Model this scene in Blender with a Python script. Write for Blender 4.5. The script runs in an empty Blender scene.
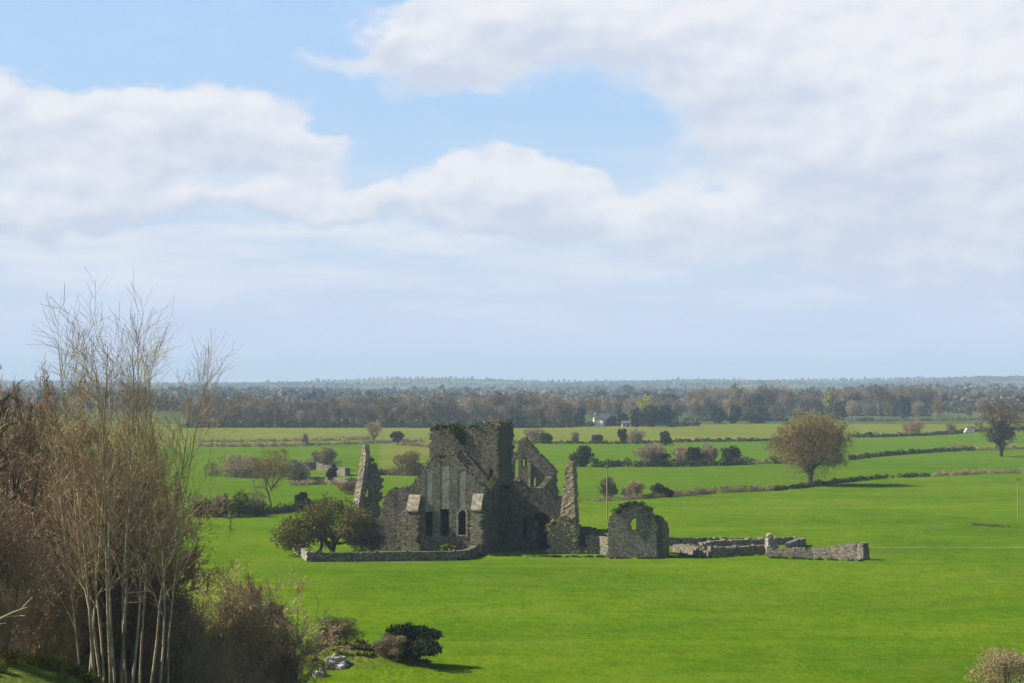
import bpy, bmesh, math, random
import numpy as np
from mathutils import Vector, noise as mnoise
R = math.radians
scene = bpy.context.scene
COL = scene.collection

# ---------------------------------------------------------------- camera
FPX = 2048.0; CH = 26.0; HOR = 383.0
PITCH = math.atan((HOR-341.5)/FPX)
cd = bpy.data.cameras.new('camera'); cam = bpy.data.objects.new('camera', cd); COL.objects.link(cam)
cd.sensor_width = 36; cd.lens = 36*FPX/1024; cd.clip_start = 0.5; cd.clip_end = 60000
cam.location = (0, 0, CH); cam.rotation_euler = (R(90)+PITCH, 0, 0)
scene.camera = cam
scene.view_settings.view_transform = 'Standard'; scene.view_settings.look = 'None'
scene.view_settings.exposure = 0.85; scene.view_settings.gamma = 1; scene.view_settings.use_curve_mapping = False
scene.render.engine = 'CYCLES'
cy = scene.cycles
cy.use_denoising = True; cy.max_bounces = 5; cy.diffuse_bounces = 3; cy.glossy_bounces = 2
cy.transmission_bounces = 2; cy.volume_bounces = 0; cy.transparent_max_bounces = 8
cy.use_adaptive_sampling = True; cy.adaptive_threshold = 0.015

# ---------------------------------------------------------------- light
SUN_EL = 40.0; SUN_BACK = 3.5          # light comes from the left, a few degrees from behind the ruin
sl = bpy.data.lights.new('sun', 'SUN'); sl.energy = 5.0; sl.angle = R(0.53); sl.color = (1.0, 0.92, 0.78)
so = bpy.data.objects.new('sun', sl); COL.objects.link(so)
sdir = Vector((-math.cos(R(SUN_EL))*math.cos(R(SUN_BACK)), math.cos(R(SUN_EL))*math.sin(R(SUN_BACK)), math.sin(R(SUN_EL))))
so.rotation_euler = sdir.to_track_quat('Z', 'Y').to_euler(); so.location = (-60, 20, 90)

# ---------------------------------------------------------------- world
world = bpy.data.worlds.new('World'); scene.world = world; world.use_nodes = True
class NT:
    def __init__(s, nt): s.nt = nt
    def n(s, t, **kw):
        nd = s.nt.nodes.new(t)
        for k, v in kw.items(): setattr(nd, k, v)
        return nd
    def put(s, sock, v):
        if hasattr(v, 'is_output') or isinstance(v, bpy.types.NodeSocket): s.nt.links.new(v, sock)
        else: sock.default_value = v
    def m(s, op, a, b=0.0, c=None, clamp=False):
        nd = s.n('ShaderNodeMath', operation=op); nd.use_clamp = clamp
        s.put(nd.inputs[0], a); s.put(nd.inputs[1], b)
        if c is not None: s.put(nd.inputs[2], c)
        return nd.outputs[0]
    def mix(s, f, a, b, mode='MIX'):
        nd = s.n('ShaderNodeMix', data_type='RGBA', blend_type=mode)
        s.put(nd.inputs[0], f); s.put(nd.inputs[6], a); s.put(nd.inputs[7], b)
        return nd.outputs[2]
    def noise(s, vec, scale, detail=4, rough=0.55, dist=0.0, out=0):
        nd = s.n('ShaderNodeTexNoise'); s.put(nd.inputs['Vector'], vec)
        nd.inputs['Scale'].default_value = scale; nd.inputs['Detail'].default_value = detail
        nd.inputs['Roughness'].default_value = rough; nd.inputs['Distortion'].default_value = dist
        return nd.outputs[out]
    def ramp(s, f, stops):
        nd = s.n('ShaderNodeValToRGB'); cr = nd.color_ramp
        while len(cr.elements) < len(stops): cr.elements.new(0.5)
        for e, (p, c) in zip(cr.elements, stops):
            e.position = p; e.color = c if len(c) == 4 else (*c, 1)
        s.put(nd.inputs[0], f); return nd.outputs[0]
    def step(s, x, a, b):
        nd = s.n('ShaderNodeMapRange', interpolation_type='SMOOTHSTEP'); nd.clamp = True
        s.put(nd.inputs[0], x); nd.inputs[1].default_value = a; nd.inputs[2].default_value = b
        return nd.outputs[0]
w = NT(world.node_tree); world.node_tree.nodes.clear()
sky = w.n('ShaderNodeTexSky', sky_type='NISHITA'); sky.sun_disc = False
sky.sun_elevation = R(SUN_EL); sky.sun_rotation = R(270+SUN_BACK); sky.altitude = 120
sky.air_density = 1.0; sky.dust_density = 1.5; sky.ozone_density = 1.0
tc = w.n('ShaderNodeTexCoord'); sp = w.n('ShaderNodeSeparateXYZ'); w.put(sp.inputs[0], tc.outputs['Generated'])
hyp = w.m('SQRT', w.m('ADD', w.m('MULTIPLY', sp.outputs[0], sp.outputs[0]), w.m('MULTIPLY', sp.outputs[1], sp.outputs[1])))
az = w.m('ARCTAN2', sp.outputs[0], sp.outputs[1])      # bearing
el = w.m('ARCTAN2', sp.outputs[2], hyp)                # height above the horizon
az = w.m('MULTIPLY', az, 20.48); el = w.m('MULTIPLY', el, 20.48)
cb = w.n('ShaderNodeCombineXYZ'); w.put(cb.inputs[0], az); w.put(cb.inputs[1], w.m('MULTIPLY', el, 1.7))
vec = cb.outputs[0]
nz = w.noise(vec, 1.1, 8, 0.55, 0.0, out=1)
ns = w.n('ShaderNodeSeparateXYZ'); w.put(ns.inputs[0], nz)
azd = w.m('ADD', az, w.m('MULTIPLY', w.m('SUBTRACT', ns.outputs[0], 0.5), 1.5))
eld = w.m('ADD', el, w.m('MULTIPLY', w.m('SUBTRACT', ns.outputs[1], 0.5), 0.95))
def blobs(lst, eld):
    acc = acb = None
    for px, py, rx, ry, wt in lst:
        a = w.m('MULTIPLY', w.m('SUBTRACT', azd, (px-512)/100.0), 100.0/rx)
        b = w.m('MULTIPLY', w.m('SUBTRACT', eld, (383-py)/100.0), 100.0/ry)
        g = w.m('MULTIPLY', w.m('EXPONENT', w.m('MULTIPLY', w.m('ADD', w.m('MULTIPLY', a, a), w.m('MULTIPLY', b, b)), -1.0)), wt)
        gb = w.m('MULTIPLY', g, b)
        acc = g if acc is None else w.m('ADD', acc, g)
        acb = gb if acb is None else w.m('ADD', acb, gb)
    return acc, w.m('DIVIDE', acb, w.m('ADD', acc, 0.05))
CL = [(10,118,70,36,1.1),(140,122,75,30,1.0),(225,128,75,36,1.2),(300,160,60,26,.9),(100,172,100,28,1.0),(40,215,110,26,.9),
      (230,205,120,18,.8),(350,198,80,16,.7),(478,185,78,36,1.25),(545,205,70,28,1.0),(325,68,50,14,.45),(430,55,60,36,1.1),(520,35,120,50,1.1),
      (690,8,190,42,1.0),(760,70,110,42,1.0),(900,70,170,90,1.3),(820,150,110,45,.9),(1010,170,220,120,1.2),(700,215,150,38,.7),(900,262,260,42,.6),
      (-300,150,200,60,1.0),(1500,120,250,90,1.0)]
den, hgt = blobs(CL, eld)
edge = w.noise(vec, 3.6, 7, 0.6)
den = w.m('ADD', den, w.m('MULTIPLY', w.m('SUBTRACT', edge, 0.5), 0.45))
crisp = w.step(hgt, 0.05, 0.6)
cm = w.m('ADD', w.m('MULTIPLY', w.step(den, 0.27, 0.85), w.m('SUBTRACT', 1.0, crisp)), w.m('MULTIPLY', w.step(den, 0.30, 0.76), crisp))
mp2 = w.n('ShaderNodeMapping'); w.put(mp2.inputs[0], vec); mp2.inputs['Scale'].default_value = (0.35, 1.5, 1)
streak = w.noise(mp2.outputs[0], 1.0, 6, 0.6)
veil = w.m('MULTIPLY', w.step(el, 2.7, 1.5), w.m('ADD', 0.25, w.m('MULTIPLY', w.step(streak, 0.35, 0.68), 0.7)))
wisps = w.m('MULTIPLY', w.step(w.noise(vec, 0.9, 7, 0.62), 0.5, 0.8), 0.4)
cmx = w.m('MAXIMUM', cm, w.m('MAXIMUM', veil, wisps))
vo_ = w.n('ShaderNodeVectorMath', operation='ADD'); w.put(vo_.inputs[0], vec); vo_.inputs[1].default_value = (-0.12, 0.20, 0)
b1 = w.noise(vec, 1.5, 5, 0.5); b2 = w.noise(vo_.outputs[0], 1.5, 5, 0.5)          # billows lit from the upper left
relief = w.m('MULTIPLY', w.m('SUBTRACT', b2, b1), 1.9)
base = w.m('MULTIPLY', w.step(hgt, 0.35, -0.75), w.m('MULTIPLY', cm, 1.05))
soft = w.m('MULTIPLY', w.step(w.noise(vec, 0.6, 4, 0.5), 0.40, 0.68), 0.28)
sh = w.m('ADD', w.m('ADD', w.m('MULTIPLY', relief, w.m('ADD', w.m('MULTIPLY', cm, 0.7), 0.3)), base), soft, clamp=True)
shade = w.mix(sh, (0.60, 0.61, 0.645, 1), (0.44, 0.485, 0.58, 1))
skyc = w.mix(1.0, sky.outputs[0], (0.085, 0.085, 0.085, 1), 'MULTIPLY')
blue = w.mix(0.75, skyc, w.ramp(w.m('MULTIPLY', el, 0.25), [(0.0, (0.37,0.48,0.65)), (0.45, (0.35,0.505,0.71)), (1.0, (0.33,0.49,0.73))]))
lowcol = (0.43, 0.505, 0.675, 1)
col = w.mix(cmx, blue, shade)
col = w.mix(w.m('MULTIPLY', w.step(el, 1.5, 0.15), 0.85), col, lowcol)
high = w.step(el, 4.6, 8.5)      # overhead and beyond the picture: deep clear blue with scattered thin cloud
hc = w.mix(w.m('MULTIPLY', w.step(w.noise(vec, 0.25, 5, 0.6), 0.52, 0.72), 0.35), w.mix(1.0, sky.outputs[0], (0.05, 0.05, 0.05, 1), 'MULTIPLY'), (0.4, 0.42, 0.47, 1))
col = w.mix(high, col, hc)
bg = w.n('ShaderNodeBackground'); w.put(bg.inputs[0], col); bg.inputs[1].default_value = 0.80
wo = w.n('ShaderNodeOutputWorld'); w.nt.links.new(bg.outputs[0], wo.inputs[0])

# ---------------------------------------------------------------- helpers
def tag(o, label=None, cat=None, group=None, kind=None):
    if label: o['label'] = label
    if cat: o['category'] = cat
    if group: o['group'] = group
    if kind: o['kind'] = kind
    return o
def empty(name, loc, rz=0.0):
    o = bpy.data.objects.new(name, None); COL.objects.link(o); o.location = loc; o.rotation_euler = (0, 0, rz)
    o.empty_display_size = 0.3
    return o
def mesh_np(name, V, Q, mats, parent=None, smooth=False, mi=None, tri=False):
    V = np.asarray(V, dtype=np.float32).reshape(-1, 3); Q = np.asarray(Q, dtype=np.int32)
    k = Q.shape[1]; me = bpy.data.meshes.new(name)
    me.vertices.add(len(V)); me.vertices.foreach_set('co', V.ravel())
    me.loops.add(Q.size); me.loops.foreach_set('vertex_index', Q.ravel())
    me.polygons.add(len(Q)); me.polygons.foreach_set('loop_start', np.arange(0, Q.size, k, dtype=np.int32))
    me.polygons.foreach_set('loop_total', np.full(len(Q), k, dtype=np.int32))
    if mi is not None: me.polygons.foreach_set('material_index', np.asarray(mi, dtype=np.int32))
    me.polygons.foreach_set('use_smooth', np.full(len(Q), smooth))
    me.update(calc_edges=True)
    for m_ in (mats if isinstance(mats, (list, tuple)) else [mats]): me.materials.append(m_)
    o = bpy.data.objects.new(name, me); COL.objects.link(o); o.parent = parent
    return o
CP, SP = math.cos(PITCH), math.sin(PITCH)
def ray(px, py):
    a = (px-512)/FPX; b = (341.5-py)/FPX
    return np.array([a, CP - b*SP, SP + b*CP])
def G(px, py, z=0.0):
    d = ray(px, py); t = (z-CH)/d[2]; return np.array([d[0]*t, d[1]*t, z])
def atY(px, py, Y):
    d = ray(px, py); t = Y/d[1]; return np.array([d[0]*t, Y, CH+d[2]*t])
def smooth(t):
    t = np.clip(t, 0, 1); return t*t*(3-2*t)

# ---------------------------------------------------------------- materials
def base_mat(name, rough=0.9, spec=0.2):
    m = bpy.data.materials.new(name); m.use_nodes = True; m.node_tree.nodes.clear()
    t = NT(m.node_tree); b = t.n('ShaderNodeBsdfPrincipled'); o = t.n('ShaderNodeOutputMaterial')
    b.inputs['Roughness'].default_value = rough; b.inputs['Specular IOR Level'].default_value = spec
    t.nt.links.new(b.outputs[0], o.inputs[0])
    return m, t, b
def bump(t, b, h, strength, dist):
    bp = t.n('ShaderNodeBump'); bp.inputs['Strength'].default_value = strength; bp.inputs['Distance'].default_value = dist
    t.put(bp.inputs['Height'], h); t.nt.links.new(bp.outputs[0], b.inputs['Normal'])
def pos(t): return t.n('ShaderNodeNewGeometry').outputs['Position']
def grass_mat(name, a, b_, c, patch=0.02, dry=(0.16, 0.15, 0.05), dryamt=0.0):
    m, t, b = base_mat(name, 1.0, 0.0); P = pos(t)
    big = t.noise(P, patch, 5, 0.6); mid = t.noise(P, patch*9, 5, 0.65); fine = t.noise(P, 1.7, 6, 0.7)
    tuft = t.noise(P, 0.55, 3, 0.6)
    col = t.ramp(t.m('ADD', t.m('MULTIPLY', big, 0.55), t.m('MULTIPLY', mid, 0.45)), [(0.40, a), (0.5, b_), (0.60, c)])
    col = t.mix(t.m('MULTIPLY', t.step(fine, 0.45, 0.75), 0.35), col, tuple(x*0.62 for x in a)+(1,))
    mt = t.n('ShaderNodeMapping'); t.put(mt.inputs[0], P); mt.inputs['Scale'].default_value = (0.5, 0.18, 1)
    tuft2 = t.noise(mt.outputs[0], 1.0, 5, 0.65)
    col = t.mix(t.m('MULTIPLY', t.step(tuft, 0.60, 0.72), 0.55), col, tuple(x*0.6 for x in a)+(1,))
    col = t.mix(t.m('MULTIPLY', t.step(tuft2, 0.58, 0.68), 0.45), col, tuple(x*0.7 for x in a)+(1,))
    t3 = t.noise(P, 1.5, 4, 0.65)
    col = t.mix(t.m('MULTIPLY', t.step(t3, 0.56, 0.66), 0.55), col, tuple(x*0.62 for x in a)+(1,))
    col = t.mix(t.m('MULTIPLY', t.step(t3, 0.42, 0.33), 0.4), col, tuple(x*1.2 for x in c)+(1,))
    # mown / grazed streaks run roughly across the field
    mp = t.n('ShaderNodeMapping'); t.put(mp.inputs[0], P); mp.inputs['Scale'].default_value = (0.012, 0.10, 1); mp.inputs['Rotation'].default_value = (0, 0, R(9))
    st = t.noise(mp.outputs[0], 1.0, 4, 0.6); pk = t.step(t.noise(P, 0.16, 4, 0.65), 0.5, 0.72)
    col = t.mix(t.m('MULTIPLY', pk, 0.6), col, (a[0]*1.15, a[1]*0.78, a[2], 1))
    col = t.mix(t.m('MULTIPLY', t.step(st, 0.52, 0.7), 0.35), col, tuple(x*1.25 for x in c)+(1,))
    if dryamt: col = t.mix(t.m('MULTIPLY', t.step(t.noise(P, patch*2.3, 4, 0.6), 0.5, 0.66), dryamt), col, (*dry, 1))
    if name == 'grass':      # thin mossy turf over the rock knoll
        sx = t.n('ShaderNodeSeparateXYZ'); t.put(sx.inputs[0], P)
        dx = t.m('DIVIDE', t.m('SUBTRACT', sx.outputs[0], MOUND[0]+1), 7.0); dy = t.m('DIVIDE', t.m('SUBTRACT', sx.outputs[1], MOUND[1]-.5), 5.5)
        dd = t.m('ADD', t.m('MULTIPLY', dx, dx), t.m('MULTIPLY', dy, dy)); nn = t.noise(P, 0.7, 5, 0.7)
        mk = t.step(t.m('ADD', t.m('SUBTRACT', 1.0, dd), t.m('MULTIPLY', t.m('SUBTRACT', nn, 0.5), 3.0)), 0.1, 0.7)
        mcol = t.ramp(t.noise(P, 1.1, 6, 0.7), [(0.33, (0.03,0.05,0.012)), (0.47, (0.08,0.11,0.015)), (0.58, (0.15,0.16,0.03)), (0.68, (0.16,0.12,0.06))])
        col = t.mix(t.m('MULTIPLY', mk, 0.85), col, mcol)
    t.put(b.inputs['Base Color'], col)
    bump(t, b, t.m('ADD', fine, t.m('MULTIPLY', tuft, 1.5)), 0.8, 0.30)
    return m
MOUND = G(345, 668)
M = {}
M['grass'] = grass_mat('grass', (0.058,0.128,0.003), (0.084,0.160,0.003), (0.118,0.185,0.008), 0.02, (0.14,0.17,0.03), 0.25)
M['grass_bright'] = grass_mat('bright_grass', (0.060,0.132,0.004), (0.078,0.150,0.005), (0.100,0.165,0.010), 0.012)
M['grass_olive'] = grass_mat('olive_pasture', (0.105,0.148,0.014), (0.130,0.160,0.020), (0.155,0.175,0.03), 0.012, (0.20,0.18,0.07), 0.35)
M['grass_rough'] = grass_mat('rough_grass', (0.085,0.125,0.02), (0.12,0.15,0.03), (0.17,0.17,0.05), 0.05, (0.19,0.16,0.06), 0.6)
# far countryside: patchwork of fields
m, t, b = base_mat('far_fields', 1.0, 0.0); P = pos(t)
mp = t.n('ShaderNodeMapping'); t.put(mp.inputs[0], P); mp.inputs['Scale'].default_value = (0.004, 0.0028, 0); mp.inputs['Rotation'].default_value = (0, 0, R(17))
vo = t.n('ShaderNodeTexVoronoi'); t.put(vo.inputs['Vector'], mp.outputs[0]); vo.inputs['Scale'].default_value = 1.0; vo.inputs['Randomness'].default_value = 0.85
sc_ = t.n('ShaderNodeSeparateColor'); t.put(sc_.inputs[0], vo.outputs['Color'])
c = t.ramp(sc_.outputs[0], [(0.0, (0.04,0.07,0.02)), (0.35, (0.05,0.10,0.022)), (0.6, (0.065,0.105,0.03)), (0.8, (0.12,0.13,0.05)), (0.95, (0.10,0.085,0.05))])
c = t.mix(t.m('MULTIPLY', t.noise(P, 0.02, 4, 0.6), 0.5), c, (0.07,0.10,0.03,1))
t.put(b.inputs['Base Color'], c); M['far_fields'] = m

def stone_mat(name, dark, midc, light, moss=0.5, lichen=0.3, scale=3.8):
    m, t, b = base_mat(name, 1.0, 0.03); P = pos(t)
    mp = t.n('ShaderNodeMapping'); t.put(mp.inputs[0], P); mp.inputs['Scale'].default_value = (1, 1, 1.7)
    vo = t.n('ShaderNodeTexVoronoi'); t.put(vo.inputs['Vector'], mp.outputs[0]); vo.inputs['Scale'].default_value = scale
    sc = t.n('ShaderNodeSeparateColor'); t.put(sc.inputs[0], vo.outputs['Color'])
    ve = t.n('ShaderNodeTexVoronoi', feature='DISTANCE_TO_EDGE'); t.put(ve.inputs['Vector'], mp.outputs[0]); ve.inputs['Scale'].default_value = scale
    big = t.noise(P, 0.35, 5, 0.65)
    c = t.ramp(t.m('ADD', t.m('MULTIPLY', sc.outputs[0], 0.5), t.m('MULTIPLY', big, 0.5)), [(0.22, dark), (0.5, midc), (0.75, light)])
    c = t.mix(t.m('MULTIPLY', t.step(ve.outputs['Distance'], 0.10, 0.02), 0.55), c, tuple(x*0.55 for x in dark)+(1,))
    li = t.step(t.noise(P, 1.6, 6, 0.7), 0.60, 0.72)
    c = t.mix(t.m('MULTIPLY', li, lichen*1.4), c, (0.55, 0.53, 0.44, 1))
    c = t.mix(t.m('MULTIPLY', t.step(t.noise(P, 0.8, 5, 0.7), 0.55, 0.68), 0.45), c, (0.26, 0.18, 0.10, 1))
    c = t.mix(t.m('MULTIPLY', t.step(t.noise(P, 2.2, 5, 0.7), 0.53, 0.66), 0.6), c, tuple(x*0.5 for x in dark)+(1,))
    st = t.n('ShaderNodeMapping'); t.put(st.inputs[0], P); st.inputs['Scale'].default_value = (0.9, 0.9, 0.12)
    c = t.mix(t.m('MULTIPLY', t.step(t.noise(st.outputs[0], 1.0, 4, 0.6), 0.52, 0.68), 0.5), c, tuple(x*0.45 for x in dark)+(1,))
    gn = t.n('ShaderNodeSeparateXYZ'); t.put(gn.inputs[0], t.n('ShaderNodeNewGeometry').outputs['True Normal'])
    up = t.m('MULTIPLY', t.step(gn.outputs[2], 0.25, 0.7), t.step(t.noise(P, 0.9, 4, 0.6), 0.62-0.3*moss, 0.66))
    c = t.mix(up, c, (0.11, 0.14, 0.03, 1))
    mo = t.m('MULTIPLY', t.step(t.noise(P, 0.5, 5, 0.7), 0.60, 0.70), moss)
    c = t.mix(mo, c, (0.075, 0.085, 0.03, 1))
    t.put(b.inputs['Base Color'], c)
    bump(t, b, t.m('ADD', t.m('MULTIPLY', ve.outputs['Distance'], 1.2), t.m('MULTIPLY', t.noise(P, 4.0, 5, 0.7), 0.5)), 0.6, 0.022)
    return m
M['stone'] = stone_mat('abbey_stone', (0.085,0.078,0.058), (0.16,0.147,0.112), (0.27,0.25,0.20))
M['stone_warm'] = stone_mat('warm_stone', (0.13,0.115,0.075), (0.25,0.215,0.14), (0.38,0.34,0.24), 0.35, 0.45)
M['stone_grey'] = stone_mat('grey_wall_stone', (0.11,0.10,0.082), (0.20,0.18,0.145), (0.31,0.285,0.235), 0.2, 0.35, 3.0)
M['stone_shade'] = stone_mat('shade_dark_stone', (0.055,0.055,0.045), (0.10,0.098,0.08), (0.17,0.16,0.13), 0.6, 0.15)  # shade painted in: darker copy of the stone for north and transept walls
M['stone_panel'] = stone_mat('blocking_stone', (0.22,0.21,0.18), (0.27,0.26,0.225), (0.33,0.32,0.28), 0.0, 0.15, 1.6)
M['stone_pale'] = stone_mat('dressed_stone', (0.20,0.185,0.14), (0.29,0.265,0.21), (0.41,0.375,0.30), 0.1, 0.3, 1.6)
def plant_mat(name, cols, rough=0.85, var=0.25, trans=0.0, nscale=0.5):
    m, t, b = base_mat(name, max(rough, .8), 0.04)
    oi = t.n('ShaderNodeObjectInfo'); P = t.n('ShaderNodeTexCoord').outputs['Object']
    f = t.m('ADD', t.m('MULTIPLY', t.noise(P, nscale, 3, 0.6), 1-var), t.m('MULTIPLY', oi.outputs['Random'], var))
    c = t.ramp(f, [(0.30, cols[0]), (0.5, cols[1]), (0.7, cols[2])])
    isl = t.n('ShaderNodeNewGeometry').outputs['Random Per Island']
    hs = t.n('ShaderNodeHueSaturation'); t.put(hs.inputs['Color'], c); t.put(hs.inputs['Value'], t.m('ADD', 0.7, t.m('MULTIPLY', isl, 0.6)))
    t.put(b.inputs['Base Color'], hs.outputs[0])
    if trans:
        tr = t.n('ShaderNodeBsdfTranslucent'); t.put(tr.inputs[0], hs.outputs[0]); mx = t.n('ShaderNodeMixShader'); mx.inputs[0].default_value = trans
        o = [n for n in t.nt.nodes if n.type == 'OUTPUT_MATERIAL'][0]
        t.nt.links.new(b.outputs[0], mx.inputs[1]); t.nt.links.new(tr.outputs[0], mx.inputs[2]); t.nt.links.new(mx.outputs[0], o.inputs[0])
    return m
M['bark'] = plant_mat('bark', [(0.14,0.115,0.075), (0.22,0.18,0.12), (0.32,0.27,0.18)], var=0.3, nscale=1.5)
M['bark_pale'] = plant_mat('pale_bark', [(0.22,0.19,0.12), (0.33,0.29,0.19), (0.44,0.39,0.26)], var=0.1, nscale=1.2)
M['bark_dark'] = plant_mat('dark_bark', [(0.06,0.05,0.035), (0.10,0.08,0.06), (0.14,0.12,0.09)], var=0.3, nscale=1.5)
M['twig'] = plant_mat('twigs', [(0.17,0.135,0.08), (0.24,0.195,0.115), (0.32,0.26,0.16)], var=0.45)
M['twig_olive'] = plant_mat('olive_twigs', [(0.165,0.122,0.055), (0.225,0.17,0.078), (0.295,0.23,0.108)], var=0.2)
M['twig_tan'] = plant_mat('tan_twigs', [(0.27,0.21,0.115), (0.38,0.30,0.165), (0.48,0.39,0.22)], var=0.2)
M['twig_red'] = plant_mat('reddish_twigs', [(0.23,0.14,0.08), (0.31,0.20,0.115), (0.38,0.26,0.15)], var=0.2)
M['twig_grey'] = plant_mat('greyish_twigs', [(0.165,0.14,0.11), (0.245,0.21,0.16), (0.32,0.28,0.21)], var=0.5)
M['twig_warm'] = plant_mat('warm_brown_twigs', [(0.18,0.13,0.08), (0.27,0.20,0.125), (0.36,0.275,0.18)], var=0.4)
M['twig_dark'] = plant_mat('dark_brown_twigs', [(0.07,0.055,0.035), (0.11,0.09,0.055), (0.16,0.13,0.08)], var=0.2)
M['twig_far'] = plant_mat('distant_woods', [(0.085,0.078,0.065), (0.125,0.108,0.085), (0.17,0.14,0.105)], var=0.1, nscale=.01)
M['leaf_dark'] = plant_mat('dark_leaves', [(0.022,0.034,0.012), (0.036,0.052,0.018), (0.058,0.078,0.026)], 0.6, 0.3)
M['leaf_conifer'] = plant_mat('conifer_needles', [(0.016,0.036,0.022), (0.025,0.05,0.028), (0.04,0.07,0.035)], 0.8, 0.3)
M['leaf_olive'] = plant_mat('olive_leaves', [(0.065,0.07,0.016), (0.112,0.112,0.026), (0.165,0.155,0.04)], 0.8, 0.2)
M['ivy'] = plant_mat('ivy_leaves', [(0.04,0.055,0.012), (0.07,0.09,0.018), (0.115,0.135,0.03)], 0.8, 0.2)
M['leaf_pale'] = plant_mat('pale_blossom', [(0.18,0.17,0.10), (0.26,0.25,0.16), (0.36,0.34,0.24)], 0.9, 0.2)
M['leaf_yellow'] = plant_mat('fresh_yellow_leaves', [(0.22,0.24,0.03), (0.32,0.32,0.05), (0.42,0.42,0.08)], 0.8, 0.1, 0.3)
M['leaf_lime'] = plant_mat('lime_bush_leaves', [(0.12,0.13,0.015), (0.17,0.17,0.02), (0.22,0.21,0.03)], 0.8, 0.1)
def plain(name, c, rough=0.8):
    m, t, b = base_mat(name, rough, 0.3); P = pos(t)
    t.put(b.inputs['Base Color'], t.mix(t.noise(P, 1.5, 4, 0.6), tuple(x*0.8 for x in c)+(1,), (*c, 1))); return m
M['white_paint'] = plain('white_paint', (0.8,0.8,0.78)); M['slate'] = plain('slate', (0.10,0.10,0.12)); M['glass'] = plain('dark_glass', (0.03,0.035,0.04), 0.2)
M['pole_wood'] = plain('pole_wood', (0.30,0.25,0.16)); M['rubber'] = plain('rubber', (0.03,0.03,0.03)); M['dirt'] = plain('dry_earth', (0.33,0.28,0.17)); M['mud'] = plain('wet_mud', (0.05,0.05,0.025))
M['pale_rock'] = stone_mat('limestone', (0.30,0.29,0.26), (0.45,0.44,0.40), (0.62,0.60,0.56), 0.3, 0.6, 1.5)

# ---------------------------------------------------------------- terrain
rs0 = np.random.RandomState(5)
_wav = [(rs0.uniform(0, 6.28), rs0.uniform(0.6, 1.5), rs0.uniform(0, 6.28)) for _ in range(10)]
def waves(x, y, wl):
    s = 0
    for i, (th, k, ph) in enumerate(_wav):
        s = s + np.sin((x*math.cos(th)+y*math.sin(th))*6.283*k/wl + ph)
    return s/ math.sqrt(10)
RID = [(-600, 4), (0, 4), (230, 4), (290, 5), (350, 7), (400, 9.5), (440, 12), (500, 11), (560, 8), (640, 9), (700, 12), (780, 13), (860, 12.5), (1024, 13), (1700, 10)]
MOUND = G(345, 668)
def height(x, y):
    x = np.asarray(x, dtype=float); y = np.asarray(y, dtype=float)
    h = 0.22*waves(x, y, 130)*smooth((y-215)/40)*(1-smooth((y-290)/14)) + 0.0
    h = h + 0.25*waves(x, y, 170)*smooth((y-400)/60)*(1-smooth((y-1150)/60))
    base = np.where(y < 3, 24.4, 24.4-0.2*(y-3)); base = np.maximum(base, 0) ; base = np.where(y > 115, np.maximum(base, 0), base)
    h = h + base
    h = h + 8.0*np.exp(-((x+27)/13.0)**2 - ((y-104)/18.0)**2) + 3.0*np.exp(-((x+38)/14.0)**2-((y-138)/22.0)**2)
    mx, my = MOUND[0], MOUND[1]
    h = h + 2.1*np.exp(-((x-mx)/4.6)**2 - ((y-my)/4.0)**2)*(1+0.18*np.sin(x*1.7)*np.cos(y*1.3)) + 0.9*np.exp(-((x-mx-5)/4.0)**2-((y-my+3)/3.0)**2)
    # far country rises in low ridges
    px = 512 + FPX*x/np.maximum(y, 1)
    rid = np.interp(px, [a for a, _ in RID], [b for _, b in RID])
    far = smooth((y-1500)/1500)
    h = h + far*(3.0 + 4.0*waves(x, y, 1500) + 2.0*waves(x*1.3, y, 620))*smooth((9500-y)/3000)
    Z8 = 21 + (rid-4)*1.95
    h = h + Z8*np.exp(-((y-7200)/1500)**2)*(0.93+0.05*waves(x, y*0.2, 1700))
    # pale hill at the right, still farther
    h = h + (26+60*np.exp(-((px-1075)/70.0)**2)+20*np.exp(-((px-905)/45.0)**2)+4)*np.exp(-((y-12500)/1500)**2)
    return h
def H(x, y): return float(height(x, y))
def axis(parts):
    out = []
    for a, b_, st in parts: out += list(np.arange(a, b_, st))
    return out
yy = axis([(-60, 300, 2.5), (300, 1300, 4)]); y_ = 1300
while y_ < 15500: yy.append(y_); y_ *= 1.02
xx = axis([(-90, 60, 2.0)]); x_ = 60.0; right = []
while x_ < 9000: right.append(x_); x_ = x_+max(3.0, x_*0.03)
x_ = -90.0; left = []
while x_ > -9000: x_ = x_-max(3.0, abs(x_)*0.03); left.append(x_)
xx = np.array(left[::-1]+list(xx)+right); yy = np.array(yy)
X, Y = np.meshgrid(xx, yy); Z = height(X, Y)
V = np.stack([X, Y, Z], -1).reshape(-1, 3); nx, ny = len(xx), len(yy)
ii = (np.arange(ny-1)[:, None]*nx + np.arange(nx-1)[None]).ravel()
Q = np.stack([ii, ii+1, ii+nx+1, ii+nx], 1)
cen = V[Q].mean(1); cpx = 512+FPX*cen[:, 0]/np.maximum(cen[:, 1], 1); cpy = HOR + CH*FPX/np.maximum(cen[:, 1], 1)
def above(pts):          # faces farther away than a boundary line
    return cpy < np.interp(cpx, [p[0] for p in pts], [p[1] for p in pts])
HL = {  # hedge lines, used for field boundaries as well
 'front': [(-800,517),(200,517),(300,512),(355,509),(500,503),(600,499),(680,496),(740,492),(775,490),(820,484),(880,478),(960,475),(1100,471),(2000,452)],
 'mid': [(-800,478),(210,478),(300,474),(400,473),(500,469),(590,468),(650,466),(760,464),(850,459),(880,456),(945,451),(1024,449),(2000,436)],
 'back': [(-800,447),(200,446.5),(420,442),(512,444),(700,441.5),(790,440),(860,437),(915,435),(975,432),(1060,428),(2000,418)]}
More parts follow.
